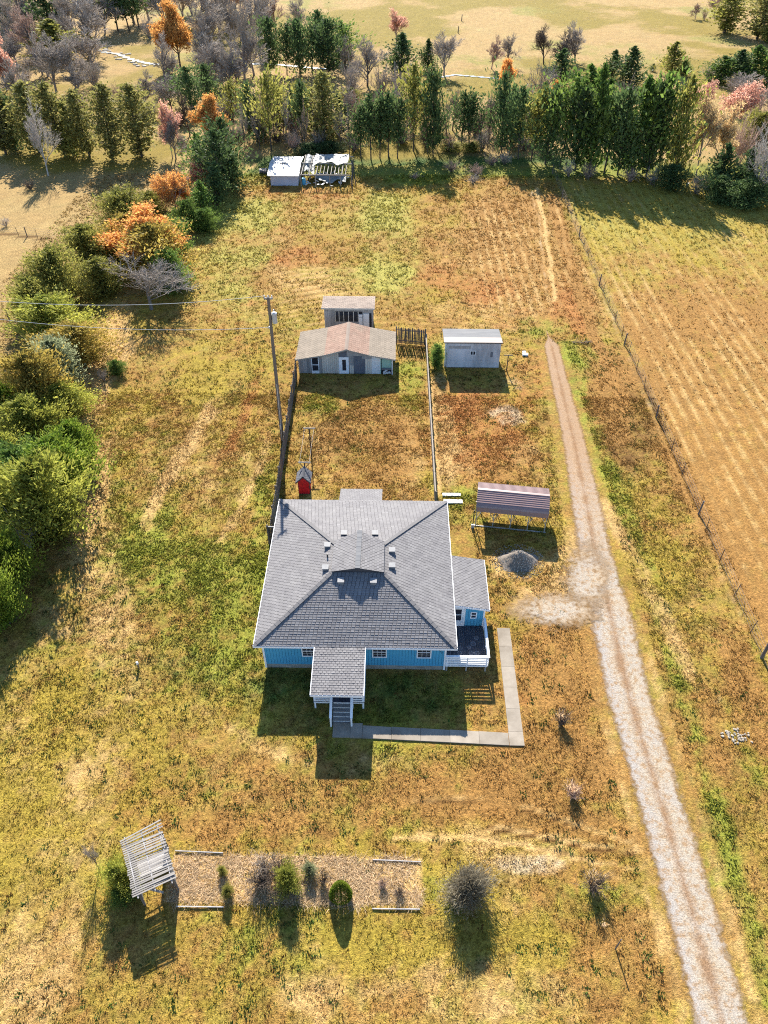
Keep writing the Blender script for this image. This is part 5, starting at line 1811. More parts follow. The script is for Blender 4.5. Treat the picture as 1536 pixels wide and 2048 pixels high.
# ------------------------------------------------------------------ trees: unit meshes one metre tall, about one metre wide
def tubes_np(segs, n=3):
    """segs: list of (p, q, r0, r1)"""
    S = np.array([(*p, *q, a, b) for p, q, a, b in segs])
    P, Q, R0, R1 = S[:, :3], S[:, 3:6], S[:, 6], S[:, 7]
    D = Q - P
    D /= np.linalg.norm(D, axis=1, keepdims=True) + 1e-9
    ref = np.where(np.abs(D[:, 2:3]) > .9, np.array([[1., 0, 0]]), np.array([[0, 0, 1.]]))
    A = np.cross(D, ref)
    A /= np.linalg.norm(A, axis=1, keepdims=True) + 1e-9
    Bv = np.cross(D, A)
    V = np.empty((len(S), 2, n, 3))
    for i in range(n):
        t = 2 * math.pi * i / n
        o = A * math.cos(t) + Bv * math.sin(t)
        V[:, 0, i] = P + o * R0[:, None]
        V[:, 1, i] = Q + o * R1[:, None]
    base = np.arange(len(S))[:, None] * 2 * n
    Fs = []
    for i in range(n):
        j = (i + 1) % n
        Fs.append(np.concatenate([base + i, base + j, base + n + j, base + n + i], 1))
    return V.reshape(-1, 3), np.concatenate(Fs)


def cards_np(C, D, L, W, r):
    """diamond leaf cards at C along D"""
    D = D / (np.linalg.norm(D, axis=1, keepdims=True) + 1e-9)
    rv = r.normal(size=C.shape)
    S = np.cross(D, rv)
    S /= np.linalg.norm(S, axis=1, keepdims=True) + 1e-9
    L, W = L[:, None], W[:, None]
    V = np.stack([C - D * L * .5, C + S * W * .5 - D * L * .05, C + D * L * .5, C - S * W * .5 - D * L * .05], 1).reshape(-1, 3)
    f = np.arange(len(V)).reshape(-1, 4)
    return V, f


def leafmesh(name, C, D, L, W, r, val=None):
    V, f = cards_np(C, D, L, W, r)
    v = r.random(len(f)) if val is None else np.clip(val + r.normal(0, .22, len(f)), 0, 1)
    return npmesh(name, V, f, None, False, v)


def conifer(seed, t0=.06, shape='cone', nbr=90, per=34, rad=.5, droop=.25, leaf=.068, ragged=.3, tight=.10, wr=(.32, .55), loose=.16):
    """returns trunk mesh, crown mesh"""
    r = np.random.default_rng(seed)
    segs, Cs, Ds = [], [], []
    lean = r.normal(0, .015, 2)
    kz = 9
    for i in range(kz):
        a, b = i / kz * .97, (i + 1) / kz * .97
        segs.append(((lean[0] * a, lean[1] * a, a), (lean[0] * b, lean[1] * b, b), .022 * (1 - a) + .003, .022 * (1 - b) + .003))
    lob = r.uniform(0, 6.28, 3)
    for i in range(nbr):
        q = (i + r.random()) / nbr
        z = t0 + (1 - t0) * q ** .85
        h = (z - t0) / (1 - t0)
        if shape == 'cone':
            R = rad * (1 - h) ** .75 * (.35 + .65 * min(1, (h + .08) * 5))
        elif shape == 'column':
            R = rad * (max(0, 1 - h ** 2.6)) ** .7 * (.5 + .5 * min(1, (h + .05) * 4))
        elif shape == 'dome':
            R = rad * max(0, 1 - h ** 2.2) ** .55 * (.72 + .28 * min(1, h * 4))
        else:
            R = rad * max(0, 1 - h) ** .5 * (.25 + .75 * min(1, h * 2.2))
        az = r.uniform(0, 2 * math.pi)
        R *= (1 + .18 * math.sin(2 * az + lob[0]) + .14 * math.sin(3 * az + 7 * h + lob[1])) * r.uniform(1 - ragged * 1.4, 1 + ragged)
        R = max(R, .02)
        dirh = np.array([math.cos(az), math.sin(az), 0])
        rise = R * r.uniform(.05, .45) if shape != 'pine' else R * r.uniform(-.12, .18)
        end = np.array([lean[0] * z, lean[1] * z, z]) + dirh * R + np.array([0, 0, rise])
        st = np.array([lean[0] * z, lean[1] * z, z - R * .25])
        segs.append((tuple(st), tuple(st + (end - st) * .85), .005 * (1 - h) + .0022, .0012))
        k = max(6, int(per * (.35 + R / rad)))
        t = r.random(k) ** .6
        pos = st[None] + (end - st)[None] * t[:, None]
        sp = R * (tight + loose * t) + .010
        pos += r.normal(size=(k, 3)) * sp[:, None] * np.array([1, 1, .62])
        d = (dirh[None] * .75 + np.array([0, 0, .75 if shape != 'pine' else .3]) + r.normal(size=(k, 3)) * .45) * np.array([1, 1, 1 if shape == 'dome' else .42])
        Cs.append(pos)
        Ds.append(d)
    C, D = np.concatenate(Cs), np.concatenate(Ds)
    keep = C[:, 2] > .004
    C, D = C[keep], D[keep]
    m = len(C)
    L = leaf * r.uniform(.45, 1.7, m)
    tv, tf = tubes_np(segs, 5)
    # sprays get paler towards the outside of the crown
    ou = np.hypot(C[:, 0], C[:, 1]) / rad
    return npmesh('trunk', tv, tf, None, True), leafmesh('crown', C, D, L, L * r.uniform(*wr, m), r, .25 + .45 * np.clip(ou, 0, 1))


def branching(seed, levels=4, nb=(7, 5, 5, 4), spread=.75, up=.55, trunk=.30, r0=.022, first=.28, fan=1.0, thin=.0022):
    """skeleton segments and twig tips inside a unit height tree"""
    r = np.random.default_rng(seed)
    segs, tips = [], []

    def grow(p, d, L, rad, lev):
        steps = 3 if lev < 2 else 2
        pts = [p]
        dd = d
        for i in range(steps):
            dd = dd + r.normal(0, .16 if lev else .06, 3) + np.array([0, 0, .10 * up])
            dd /= np.linalg.norm(dd)
            pts.append(pts[-1] + dd * L / steps)
        for i in range(steps):
            a, b = rad * (1 - .55 * i / steps), rad * (1 - .55 * (i + 1) / steps)
            segs.append((tuple(pts[i]), tuple(pts[i + 1]), max(a, thin), max(b, thin * .8)))
        if lev >= levels:
            tips.append((pts[-1], dd))
            tips.append((pts[-2], dd))
            return
        k = nb[min(lev, len(nb) - 1)]
        for i in range(k):
            t = (first if lev == 0 else .35) + (1 - (first if lev == 0 else .35)) * (i + r.random() * .8) / k
            s = min(int(t * steps), steps - 1)
            q = pts[s] + (pts[s + 1] - pts[s]) * (t * steps - s)
            ax = r.normal(size=3)
            ax -= dd * ax.dot(dd)
            ax /= np.linalg.norm(ax) + 1e-9
            sp_ = spread * r.uniform(.65, 1.25) * (fan if lev == 0 else 1)
            nd = dd * math.cos(sp_) + ax * math.sin(sp_)
            nd[2] += .22 * up
            nd /= np.linalg.norm(nd)
            grow(q, nd, L * (.62 if lev else .72) * r.uniform(.7, 1.1) * (1 - .35 * t if lev == 0 else 1), rad * .5, lev + 1)
        grow(pts[-1], dd, L * .55, rad * .5, lev + 1)
    grow(np.array([0., 0, 0]), np.array([0, 0, 1.]), trunk * 2, r0, 0)
    Z = max(s[1][2] for s in segs)
    W = max(np.hypot(s[1][0], s[1][1]) for s in segs)
    k = np.array([.5 / W, .5 / W, 1 / Z])
    segs = [(tuple(np.array(p) * k), tuple(np.array(q) * k), a, b) for p, q, a, b in segs]
    tips = [(p * k, d) for p, d in tips]
    return segs, tips


def bare(seed, **kw):
    segs, tips = branching(seed, **kw)
    big = [s for s in segs if s[2] > .0075]
    small = [s for s in segs if s[2] <= .0075]
    tv, tf = tubes_np(big, 6)
    cv, cf = tubes_np(small, 3)
    return npmesh('trunk', tv, tf, None, True), npmesh('twigs', cv, cf, None, True)


def leafy(seed, leaf=.05, per=9, scat=.05, **kw):
    segs, tips = branching(seed, **kw)
    r = np.random.default_rng(seed + 99)
    tv, tf = tubes_np(segs, 4)
    P = np.array([p for p, d in tips])
    D = np.array([d for p, d in tips])
    C = np.repeat(P, per, 0) + r.normal(0, scat, (len(P) * per, 3))
    DD = np.repeat(D, per, 0) + r.normal(0, .6, (len(P) * per, 3))
    keep = r.random(len(C)) < .85
    C, DD = C[keep], DD[keep]
    L = leaf * r.uniform(.5, 1.4, len(C))
    return npmesh('trunk', tv, tf, None, True), leafmesh('crown', C, DD, L, L * .62, r)


def brush(seed, n=26, levels=2, **kw):
    """many stems from the ground"""
    r = np.random.default_rng(seed)
    segs = []

    def stem(p, d, L, rad, lev):
        k = 4
        pts = [p]
        for i in range(k):
            d = d + r.normal(0, .13, 3) + np.array([0, 0, -.02])
            d /= np.linalg.norm(d)
            pts.append(pts[-1] + d * L / k)
            segs.append((tuple(pts[-2]), tuple(pts[-1]), rad * (1 - .6 * i / k), rad * (1 - .6 * (i + 1) / k)))
        if lev < levels:
            for i in range(5):
                q = pts[1 + r.integers(0, k)]
                nd = d + r.normal(0, .55, 3) + np.array([0, 0, .2])
                stem(q, nd / np.linalg.norm(nd), L * r.uniform(.35, .6), rad * .6, lev + 1)
    for i in range(n):
        a = r.uniform(0, 6.28)
        t = r.uniform(.1, .85)
        stem(np.array([math.cos(a) * .08, math.sin(a) * .08, 0]), np.array([math.cos(a) * t, math.sin(a) * t, 1]) / math.hypot(1, t), r.uniform(.55, .9), .007, 0)
    Z = max(s[1][2] for s in segs)
    W = max(np.hypot(s[1][0], s[1][1]) for s in segs)
    segs = [(tuple(np.array(p) * (.5 / W, .5 / W, 1 / Z)), tuple(np.array(q) * (.5 / W, .5 / W, 1 / Z)), a, b) for p, q, a, b in segs]
    big = [s for s in segs if s[2] > .0045]
    small = [s for s in segs if s[2] <= .0045]
    a_, b_ = tubes_np(big, 4)
    c_, d_ = tubes_np(small, 3)
    return npmesh('stems', a_, b_, None, True), npmesh('twigs', c_, d_, None, True)


LIB = {
    'cedar': [conifer(11 + i, .05, 'cone', 100, 30) for i in range(3)],
    'column': [conifer(21 + i, .10, 'column', 95, 28, ragged=.45) for i in range(3)],
    'trunked': [conifer(31 + i, .34, 'column', 58, 30, ragged=.55) for i in range(4)],
    'pine': [conifer(41 + i, .06, 'pine', 120, 36, leaf=.055, ragged=.4) for i in range(3)],
    'juniper': [conifer(51 + i, .02, 'dome', 170, 90, leaf=.05, ragged=.42, tight=.05, wr=(.2, .45), loose=.09) for i in range(4)],
    'round': [conifer(61 + i, .0, 'dome', 240, 60, leaf=.05, ragged=.2, tight=.05, loose=.10) for i in range(2)],
    'leafy': [leafy(71 + i, .032, 13, .035, levels=4, nb=(8, 5, 4, 3), spread=.7, fan=1.1) for i in range(3)],
    'thinleaf': [leafy(81 + i, .030, 3, .03, levels=4, nb=(8, 5, 4, 3), spread=.6) for i in range(2)],
    'bare': [bare(91 + i, levels=4, nb=(10, 6, 5, 4), spread=.66, fan=1.1, first=.2, thin=.0026) for i in range(4)],
    'airy': [bare(95 + i, levels=4, nb=(9, 5, 5, 4), spread=.7, fan=1.15, trunk=.2, first=.3, thin=.0013, r0=.017) for i in range(2)],
    'slim': [bare(101 + i, levels=3, nb=(12, 4, 4), spread=.5, trunk=.4, first=.25) for i in range(2)],
    'brush': [brush(111 + i) for i in range(3)],
    'twigball': [conifer(121, .0, 'dome', 300, 46, leaf=.11, ragged=.12, tight=.08, wr=(.06, .11))],
    'clump': [brush(131 + i, 60, 1) for i in range(3)],
}
COUNT = {}


def obj_mat(o, mat):
    if len(o.data.materials) == 0:
        o.data.materials.append(mat)
    o.material_slots[0].link = 'OBJECT'
    o.material_slots[0].material = mat


NOUN = {'cedar': 'cedar_tree', 'column': 'cedar_tree', 'trunked': 'cedar_tree', 'pine': 'pine_tree', 'juniper': 'juniper_bush', 'round': 'round_shrub', 'leafy': 'leafy_tree', 'thinleaf': 'leafy_tree', 'bare': 'bare_tree', 'airy': 'bare_tree', 'slim': 'bare_tree', 'brush': 'brush_shrub', 'twigball': 'twiggy_shrub', 'clump': 'dry_shrub'}
CATG = {'cedar_tree': 'tree', 'pine_tree': 'tree', 'juniper_bush': 'shrub', 'round_shrub': 'shrub', 'leafy_tree': 'tree', 'bare_tree': 'tree', 'brush_shrub': 'shrub', 'twiggy_shrub': 'shrub', 'dry_shrub': 'shrub'}


def plant(kind, leafmat, barkmat, bx, by, ty, wpx, label, group=None, ground=False, at=None, size=None):
    """bx, by: pixel of the foot, ty: pixel row of the top, wpx: crown width in pixels"""
    if at is None:
        p = G(bx, by)
        d = (-syw * p.x + cyw * p.y) * CP + CAMH * SP
        wm = wpx * d / F
        if ground:      # by is the lower edge of the crown: the foot stands half a crown further back
            p.y += wm * .38
        h = height_at(p.x, p.y, ty)
        wm *= {'column': 1.32, 'trunked': 1.28, 'bare': 1.3, 'cedar': 1.25, 'pine': 1.35, 'slim': 1.3}.get(kind, 1)
    else:
        p = Vector((*at, 0))
        h, wm = size
    k = COUNT.get(kind, 0)
    COUNT[kind] = k + 1
    a, b = LIB[kind][k % len(LIB[kind])]
    nm = NOUN[kind]
    t = thing(nm, label, CATG[nm], (p.x, p.y, 0), rnd.uniform(0, 6.28), group)
    t.scale = (wm * rnd.uniform(.88, 1.12), wm * rnd.uniform(.88, 1.12), h)
    t.rotation_euler = (rnd.gauss(0, .035), rnd.gauss(0, .035), t.rotation_euler.z)
    o1 = link('trunk' if kind not in ('brush', 'clump') else 'stems', a, t)
    obj_mat(o1, M[barkmat])
    o2 = link('twigs' if kind in ('bare', 'slim', 'brush', 'airy', 'clump') else 'crown', b, t)
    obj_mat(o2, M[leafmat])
    return t


ORD = ['first', 'second', 'third', 'fourth', 'fifth', 'sixth', 'seventh', 'eighth', 'ninth', 'tenth', 'eleventh', 'twelfth', 'thirteenth', 'fourteenth', 'fifteenth', 'sixteenth', 'seventeenth', 'eighteenth', 'nineteenth', 'twentieth', 'twenty-first', 'twenty-second', 'twenty-third', 'twenty-fourth']


def row(entries, where, counted, group, ground=False, share=()):
    """entries: (kind, leaf, bark, x, y, top, width, description); labels number alike plants in order away from a landmark"""
    tot = {}
    for e in entries:
        tot[e[7]] = tot.get(e[7], 0) + 1
    c = {}
    for e in entries:
        c[e[7]] = c.get(e[7], 0) + 1
        if e[7] in share:
            plant(*e[:7], e[7] + ' among many ' + where, group, ground)
            continue
        lb = (ORD[c[e[7]] - 1] + ' ' if tot[e[7]] > 1 else '') + e[7] + ' ' + where + (', from ' + counted if tot[e[7]] > 1 else '')
        plant(*e[:7], lb, group, ground)


LD, LG, LB, LO, LY, LR, LP = 'leaf_dark', 'leaf_green', 'leaf_bright', 'leaf_olive', 'leaf_yellow', 'leaf_rust', 'leaf_pine'
# back row along the fence line, from the ruined shed to the dirt track
row([
    ('trunked', LO, 'bark', 543, 302, 148, 44, 'slim cedar with bare trunk'),
    ('slim', 'twig', 'bark', 572, 300, 165, 34, 'bare spindly tree'),
    ('trunked', LD, 'bark', 604, 285, 166, 40, 'slim cedar with bare trunk'),
    ('pine', LP, 'bark', 650, 292, 143, 72, 'wide yellowish conifer'),
    ('slim', 'twig', 'bark', 699, 308, 195, 28, 'bare spindly tree'),
    ('trunked', LD, 'bark', 722, 316, 215, 44, 'slim cedar with bare trunk'),
    ('trunked', LD, 'bark', 742, 319, 194, 46, 'slim cedar with bare trunk'),
    ('trunked', LD, 'bark', 760, 317, 200, 44, 'slim cedar with bare trunk'),
    ('trunked', LD, 'bark', 777, 315, 190, 46, 'slim cedar with bare trunk'),
    ('trunked', LD, 'bark', 795, 316, 202, 42, 'slim cedar with bare trunk'),
    ('trunked', LO, 'bark', 827, 302, 134, 44, 'slim cedar with bare trunk'),
    ('column', LD, 'bark', 866, 310, 139, 46, 'dense dark cedar'),
    ('slim', 'twig', 'bark', 892, 300, 188, 26, 'bare spindly tree'),
    ('trunked', LD, 'bark', 922, 297, 186, 44, 'slim cedar with bare trunk'),
    ('trunked', LD, 'bark', 938, 296, 192, 40, 'slim cedar with bare trunk'),
    ('slim', 'twigdark', 'bark', 956, 299, 198, 26, 'bare spindly tree'),
    ('slim', 'twigdark', 'bark', 974, 298, 185, 30, 'bare spindly tree'),
    ('column', LD, 'bark', 1003, 305, 148, 48, 'dense dark cedar'),
    ('trunked', LD, 'bark', 1036, 318, 176, 50, 'slim cedar with bare trunk'),
    ('trunked', LO, 'bark', 1062, 322, 178, 50, 'slim cedar with bare trunk'),
    ('column', LD, 'bark', 1090, 328, 172, 52, 'dense dark cedar')],
    'in the back row', 'the tin shed', 'trees in the back row')
sap = []
r = random.Random(9)
for i in range(64):
    x = r.uniform(488, 1090)
    y = r.uniform(262, 306)
    if r.random() < .6:
        sap.append(('slim', r.choice(['twig', 'twigdark', 'twigred']), 'twigdark', x, y, y - r.uniform(70, 125), r.uniform(24, 38), 'thin bare sapling'))
    else:
        sap.append(('brush', r.choice(['twig', 'twigred', 'twigdark']), 'twigdark', x, y, y - r.uniform(40, 75), r.uniform(50, 80), 'tangled undergrowth shrub'))
row(sap, 'behind the back row', 'the tin shed', 'saplings among the back row', share=('thin bare sapling', 'tangled undergrowth shrub'))
row([
    ('cedar', LD, 'bark', 515, 282, 190, 44, 'bushy dark cedar'), ('column', LO, 'bark', 562, 268, 170, 46, 'shaggy olive cedar'), ('cedar', LD, 'bark', 585, 262, 180, 44, 'bushy dark cedar'), ('column', LO, 'bark', 628, 268, 178, 44, 'shaggy olive cedar'), ('cedar', LD, 'bark', 676, 270, 190, 50, 'bushy dark cedar'),
    ('bare', 'twig', 'barkgrey', 612, 250, 160, 60, 'grey bare tree'), ('bare', 'twig', 'barkgrey', 712, 262, 165, 66, 'grey bare tree'), ('bare', 'twig', 'barkgrey', 800, 262, 170, 70, 'grey bare tree'), ('bare', 'twigdark', 'barkgrey', 850, 258, 170, 60, 'dark bare tree'), ('bare', 'twig', 'barkgrey', 905, 260, 175, 60, 'grey bare tree'), ('bare', 'twig', 'barkgrey', 985, 262, 175, 60, 'grey bare tree'),
    ('cedar', LD, 'bark', 1020, 290, 170, 52, 'bushy dark cedar'), ('cedar', LG, 'bark', 1075, 285, 168, 54, 'bushy green cedar'), ('bare', 'twig', 'barkgrey', 1045, 270, 165, 64, 'grey bare tree')],
    'a little behind the back row', 'the tin shed', 'trees a little behind the back row')
# dense band right of the dirt track
row([
    ('trunked', LG, 'bark', 1120, 332, 152, 62, 'tall green cedar'),
    ('column', LD, 'bark', 1150, 340, 176, 54, 'dark cedar'),
    ('cedar', LG, 'bark', 1178, 342, 128, 70, 'tall green cedar'),
    ('trunked', LD, 'bark', 1208, 346, 196, 56, 'dark cedar'),
    ('column', LD, 'bark', 1235, 350, 178, 56, 'dark cedar'),
    ('cedar', LG, 'bark', 1262, 350, 158, 70, 'tall green cedar'),
    ('column', LD, 'bark', 1292, 352, 168, 60, 'dark cedar'),
    ('trunked', LG, 'bark', 1316, 352, 150, 60, 'tall green cedar'),
    ('column', LO, 'bark', 1346, 362, 158, 58, 'olive cedar'),
    ('thinleaf', 'leaf_gold', 'barkgrey', 1392, 350, 196, 84, 'pale golden leafy tree'),
    ('thinleaf', 'leaf_gold', 'barkgrey', 1432, 350, 200, 74, 'pale golden leafy tree'),
    ('cedar', LD, 'bark', 1430, 385, 290, 62, 'low dark cedar'),
    ('cedar', LD, 'bark', 1475, 395, 296, 60, 'low dark cedar'),
    ('airy', 'twigwhite', 'twigwhite', 1505, 402, 250, 130, 'whitish bare tree with drooping limbs'),
    ('cedar', LD, 'bark', 1530, 408, 300, 70, 'low dark cedar')],
    'in the band above the hay field', 'the dirt track', 'trees above the hay field')
row([
    ('brush', 'twig', 'bark', 1110, 262, 168, 90, 'grey twiggy thicket'),
    ('cedar', LG, 'bark', 1172, 240, 130, 62, 'bushy green cedar'),
    ('cedar', LG, 'bark', 1205, 250, 160, 60, 'bushy green cedar'),
    ('thinleaf', 'leaf_orange', 'bark', 1183, 245, 165, 34, 'small orange leafed tree'),
    ('brush', 'twig', 'twigwhite', 1240, 220, 140, 80, 'grey twiggy thicket'),
    ('brush', 'twig', 'twig', 1300, 240, 145, 90, 'grey twiggy thicket'),
    ('cedar', LG, 'bark', 1298, 262, 162, 62, 'bushy green cedar'),
    ('thinleaf', 'leaf_salmon', 'twigred', 1398, 250, 160, 96, 'reddish sparse leafed tree'),
    ('thinleaf', 'leaf_salmon', 'twigred', 1452, 262, 165, 100, 'reddish sparse leafed tree'),
    ('brush', 'twigred', 'twigred', 1500, 265, 165, 110, 'reddish twiggy thicket'),
    ('bare', 'twig', 'twig', 1490, 225, 140, 110, 'grey bare tree'),
    ('bare', 'twig', 'twig', 1540, 240, 148, 100, 'grey bare tree'),
    ('brush', 'twigred', 'twigred', 1545, 330, 215, 120, 'reddish twiggy thicket'),
    ('brush', 'twigred', 'twigred', 1475, 330, 215, 110, 'reddish twiggy thicket'),
    ('juniper', LO, 'bark', 1510, 300, 225, 70, 'olive bush')],
    'behind the band above the hay field', 'the dirt track', 'second row above the hay field')
# edge of the far pasture
row([
    ('bare', 'twigred', 'twigred', 983, 138, 66, 44, 'reddish bare tree'),
    ('bare', 'twig', 'bark', 1016, 132, 62, 46, 'grey bare tree'),
    ('leafy', 'leaf_orange', 'bark', 1008, 178, 118, 50, 'small orange tree'),
    ('bare', 'twigdark', 'bark', 1087, 128, 44, 46, 'dark bare tree'),
    ('bare', 'twigdark', 'bark', 1130, 138, 62, 80, 'dark bare tree'),
    ('bare', 'twig', 'bark', 1150, 125, 38, 60, 'grey bare tree'),
    ('cedar', LD, 'bark', 1118, 172, 98, 50, 'dark cedar'),
    ('brush', 'twig', 'twig', 1085, 190, 115, 100, 'grey thicket'),
    ('leafy', 'leaf_orange', 'bark', 1113, 200, 160, 30, 'small orange tree'),
    ('cedar', LD, 'bark', 1222, 155, 100, 36, 'dark cedar'),
    ('cedar', LD, 'bark', 1258, 170, 94, 62, 'dark cedar'),
    ('cedar', LO, 'bark', 1342, 150, 84, 52, 'olive cedar'),
    ('cedar', LD, 'bark', 1304, 142, 127, 14, 'dark cedar'),
    ('cedar', LG, 'bark', 1366, 152, 120, 32, 'bushy green cedar'),
    ('brush', 'twig', 'twig', 1415, 160, 118, 60, 'grey thicket'),
    ('cedar', LG, 'bark', 1440, 165, 112, 60, 'bushy green cedar'),
    ('cedar', LD, 'bark', 1470, 165, 100, 64, 'dark cedar'),
    ('cedar', LG, 'bark', 1500, 162, 92, 70, 'bushy green cedar'),
    ('cedar', LG, 'bark', 1535, 165, 88, 70, 'bushy green cedar')],
    'edging the far pasture', 'the pasture creek', 'trees edging the far pasture')
row([
    ('bare', 'twigred', 'twigred', 1390, 38, 5, 30, 'small reddish bare tree'),
    ('brush', 'twigred', 'twigred', 1408, 40, 12, 26, 'reddish bush'),
    ('bare', 'twigred', 'twigred', 1428, 30, -10, 34, 'small reddish bare tree'),
    ('pine', LO, 'bark', 1448, 66, -22, 74, 'spreading olive pine'),
    ('pine', LP, 'bark', 1514, 78, -30, 84, 'spreading yellowish pine'),
    ('juniper', LO, 'bark', 1540, 85, 45, 50, 'olive bush')],
    'in the upper far pasture', 'the pale gully', 'trees in the far pasture', )
plant('pine', LD, 'bark', 735, -22, -110, 60, 'dark pine at the very top beyond the far pasture', 'trees in the far pasture')
plant('pine', LD, 'bark', 810, -24, -110, 70, 'wider dark pine at the very top beyond the far pasture', 'trees in the far pasture')
# cedar grove by the creek, then thickets to its right
row([
    ('column', LD, 'bark', 540, 146, 36, 40, 'dark cedar'),
    ('trunked', LD, 'bark', 574, 148, 50, 36, 'slim bare trunked cedar'),
    ('column', LD, 'bark', 600, 150, 40, 42, 'dark cedar'),
    ('bare', 'twigred', 'twigred', 553, 70, -20, 60, 'tall pinkish bare tree'),
    ('bare', 'twig', 'twig', 598, 78, -25, 60, 'tall grey bare tree'),
    ('trunked', LD, 'bark', 625, 146, 52, 40, 'slim bare trunked cedar'),
    ('column', LD, 'bark', 642, 134, 22, 34, 'dark cedar'),
    ('column', LD, 'bark', 658, 150, 40, 46, 'dark cedar'),
    ('column', LG, 'bark', 684, 122, 44, 50, 'broad green cedar')],
    'in the creekside grove', 'the orange tree', 'trees in the creekside grove')
row([
    ('brush', 'twig', 'bark', 705, 190, 105, 70, 'dark thicket'),
    ('bare', 'twig', 'bark', 735, 172, 70, 80, 'grey bare tree'),
    ('thinleaf', 'leaf_salmon', 'twigred', 793, 84, 14, 62, 'thin salmon leafed tree'),
    ('cedar', LD, 'bark', 800, 150, 66, 60, 'dark cedar'),
    ('brush', 'twig', 'barkgrey', 762, 196, 100, 100, 'wide grey thicket'),
    ('brush', 'twig', 'barkgrey', 800, 200, 120, 80, 'wide grey thicket'),
    ('cedar', LD, 'bark', 856, 142, 78, 36, 'dark cedar'),
    ('bare', 'twig', 'barkgrey', 888, 152, 56, 64, 'grey bare tree'),
    ('juniper', LO, 'bark', 702, 205, 178, 40, 'low olive bush'),
    ('juniper', LO, 'bark', 600, 205, 160, 34, 'low olive bush'),
    ('bare', 'twig', 'bark', 690, 150, 70, 60, 'grey bare tree')],
    'right of the creekside grove', 'the cedar grove', 'thicket by the creek')
# upper left woods
row([
    ('leafy', 'leaf_salmon', 'bark', 14, 182, 68, 78, 'rounded salmon leafed tree'),
    ('bare', 'twigred', 'twigdark', 80, 120, 0, 92, 'reddish grey bare tree'),
    ('bare', 'twig', 'twigdark', 180, 110, -22, 120, 'wide grey bare tree'),
    ('brush', 'twig', 'twig', 190, 172, 104, 84, 'dense blue grey thicket'),
    ('leafy', 'leaf_orange', 'bark', 362, 140, 0, 104, 'tall bright orange tree'),
    ('bare', 'twig', 'twig', 418, 132, -25, 92, 'tall slender grey bare tree'),
    ('bare', 'twig', 'barkgrey', 490, 170, -20, 86, 'pale trunked grey bare tree'),
    ('brush', 'twig', 'twig', 335, 142, 108, 60, 'low grey thicket')],
    'in the upper left woods', 'the photo edge', 'upper left woods')
ul = []
r = random.Random(4)
for x, y, tp, k, lf in (
        (10, 62, -40, 'cedar', LD), (40, 78, -30, 'bare', 'twig'), (60, 50, -45, 'bare', 'twig'), (105, 66, -45, 'cedar', LD), (130, 96, 10, 'bare', 'twig'), (145, 60, -50, 'bare', 'twig'), (118, 120, 40, 'cedar', LO),
        (210, 66, -40, 'bare', 'twig'), (236, 63, -40, 'trunked', LD), (259, 62, -35, 'trunked', LD), (278, 56, -45, 'trunked', LD), (300, 78, 10, 'brush', 'twig'), (298, 40, -50, 'bare', 'twig'), (330, 60, -40, 'bare', 'twig'),
        (440, 80, -30, 'bare', 'twig'), (400, 60, -45, 'bare', 'twig'), (462, 110, -10, 'bare', 'twig'), (520, 110, -10, 'bare', 'twig'), (508, 150, 60, 'bare', 'twig'), (385, 30, -60, 'bare', 'twig'), (470, 40, -50, 'bare', 'twigred'), (440, 150, 60, 'brush', 'twig'), (475, 160, 80, 'brush', 'twig')):
    ds = {'cedar': 'dark cedar', 'trunked': 'slim dark cedar', 'bare': 'hazy grey bare tree', 'brush': 'low grey brush'}[k]
    ul.append((k, lf, 'bark' if k in ('cedar', 'trunked') else 'barkgrey', x, y, tp, r.uniform(62, 92) if k in ('bare', 'cedar') else 56, ds))
for i in range(52):
    x = r.uniform(-10, 520)
    y = r.uniform(45, 205)
    if 195 < x < 330 and y > 70 or (335 < x < 400 and y > 60):
        continue
    ul.append(('bare' if r.random() < .7 else 'brush', 'twig', 'barkgrey', x, y, y - r.uniform(85, 125) if r.random() < .7 else y - 60, r.uniform(70, 100), 'hazy grey bare tree' if r.random() < 2 else ''))
ul = [e if e[0] != 'brush' else e[:5] + (e[3] and e[4] - r.uniform(40, 62),) + e[6:7] + ('low grey brush',) for e in ul]
row(ul, 'in the top left woods', 'the salmon tree', 'deep woods at the top', share=('hazy grey bare tree', 'low grey brush', 'slim dark cedar', 'dark cedar'))
lo = []
for i in range(26):
    x = r.uniform(0, 500)
    y = r.uniform(205, 290)
    lo.append(('brush', 'twigred' if r.random() < .35 else 'twig', 'twigdark', x, y, y - r.uniform(28, 55), r.uniform(50, 80), 'low tangled brush'))
row(lo, 'between the left pasture row and the creek', 'the house', 'tangled brush behind the pasture row', share=('low tangled brush',))
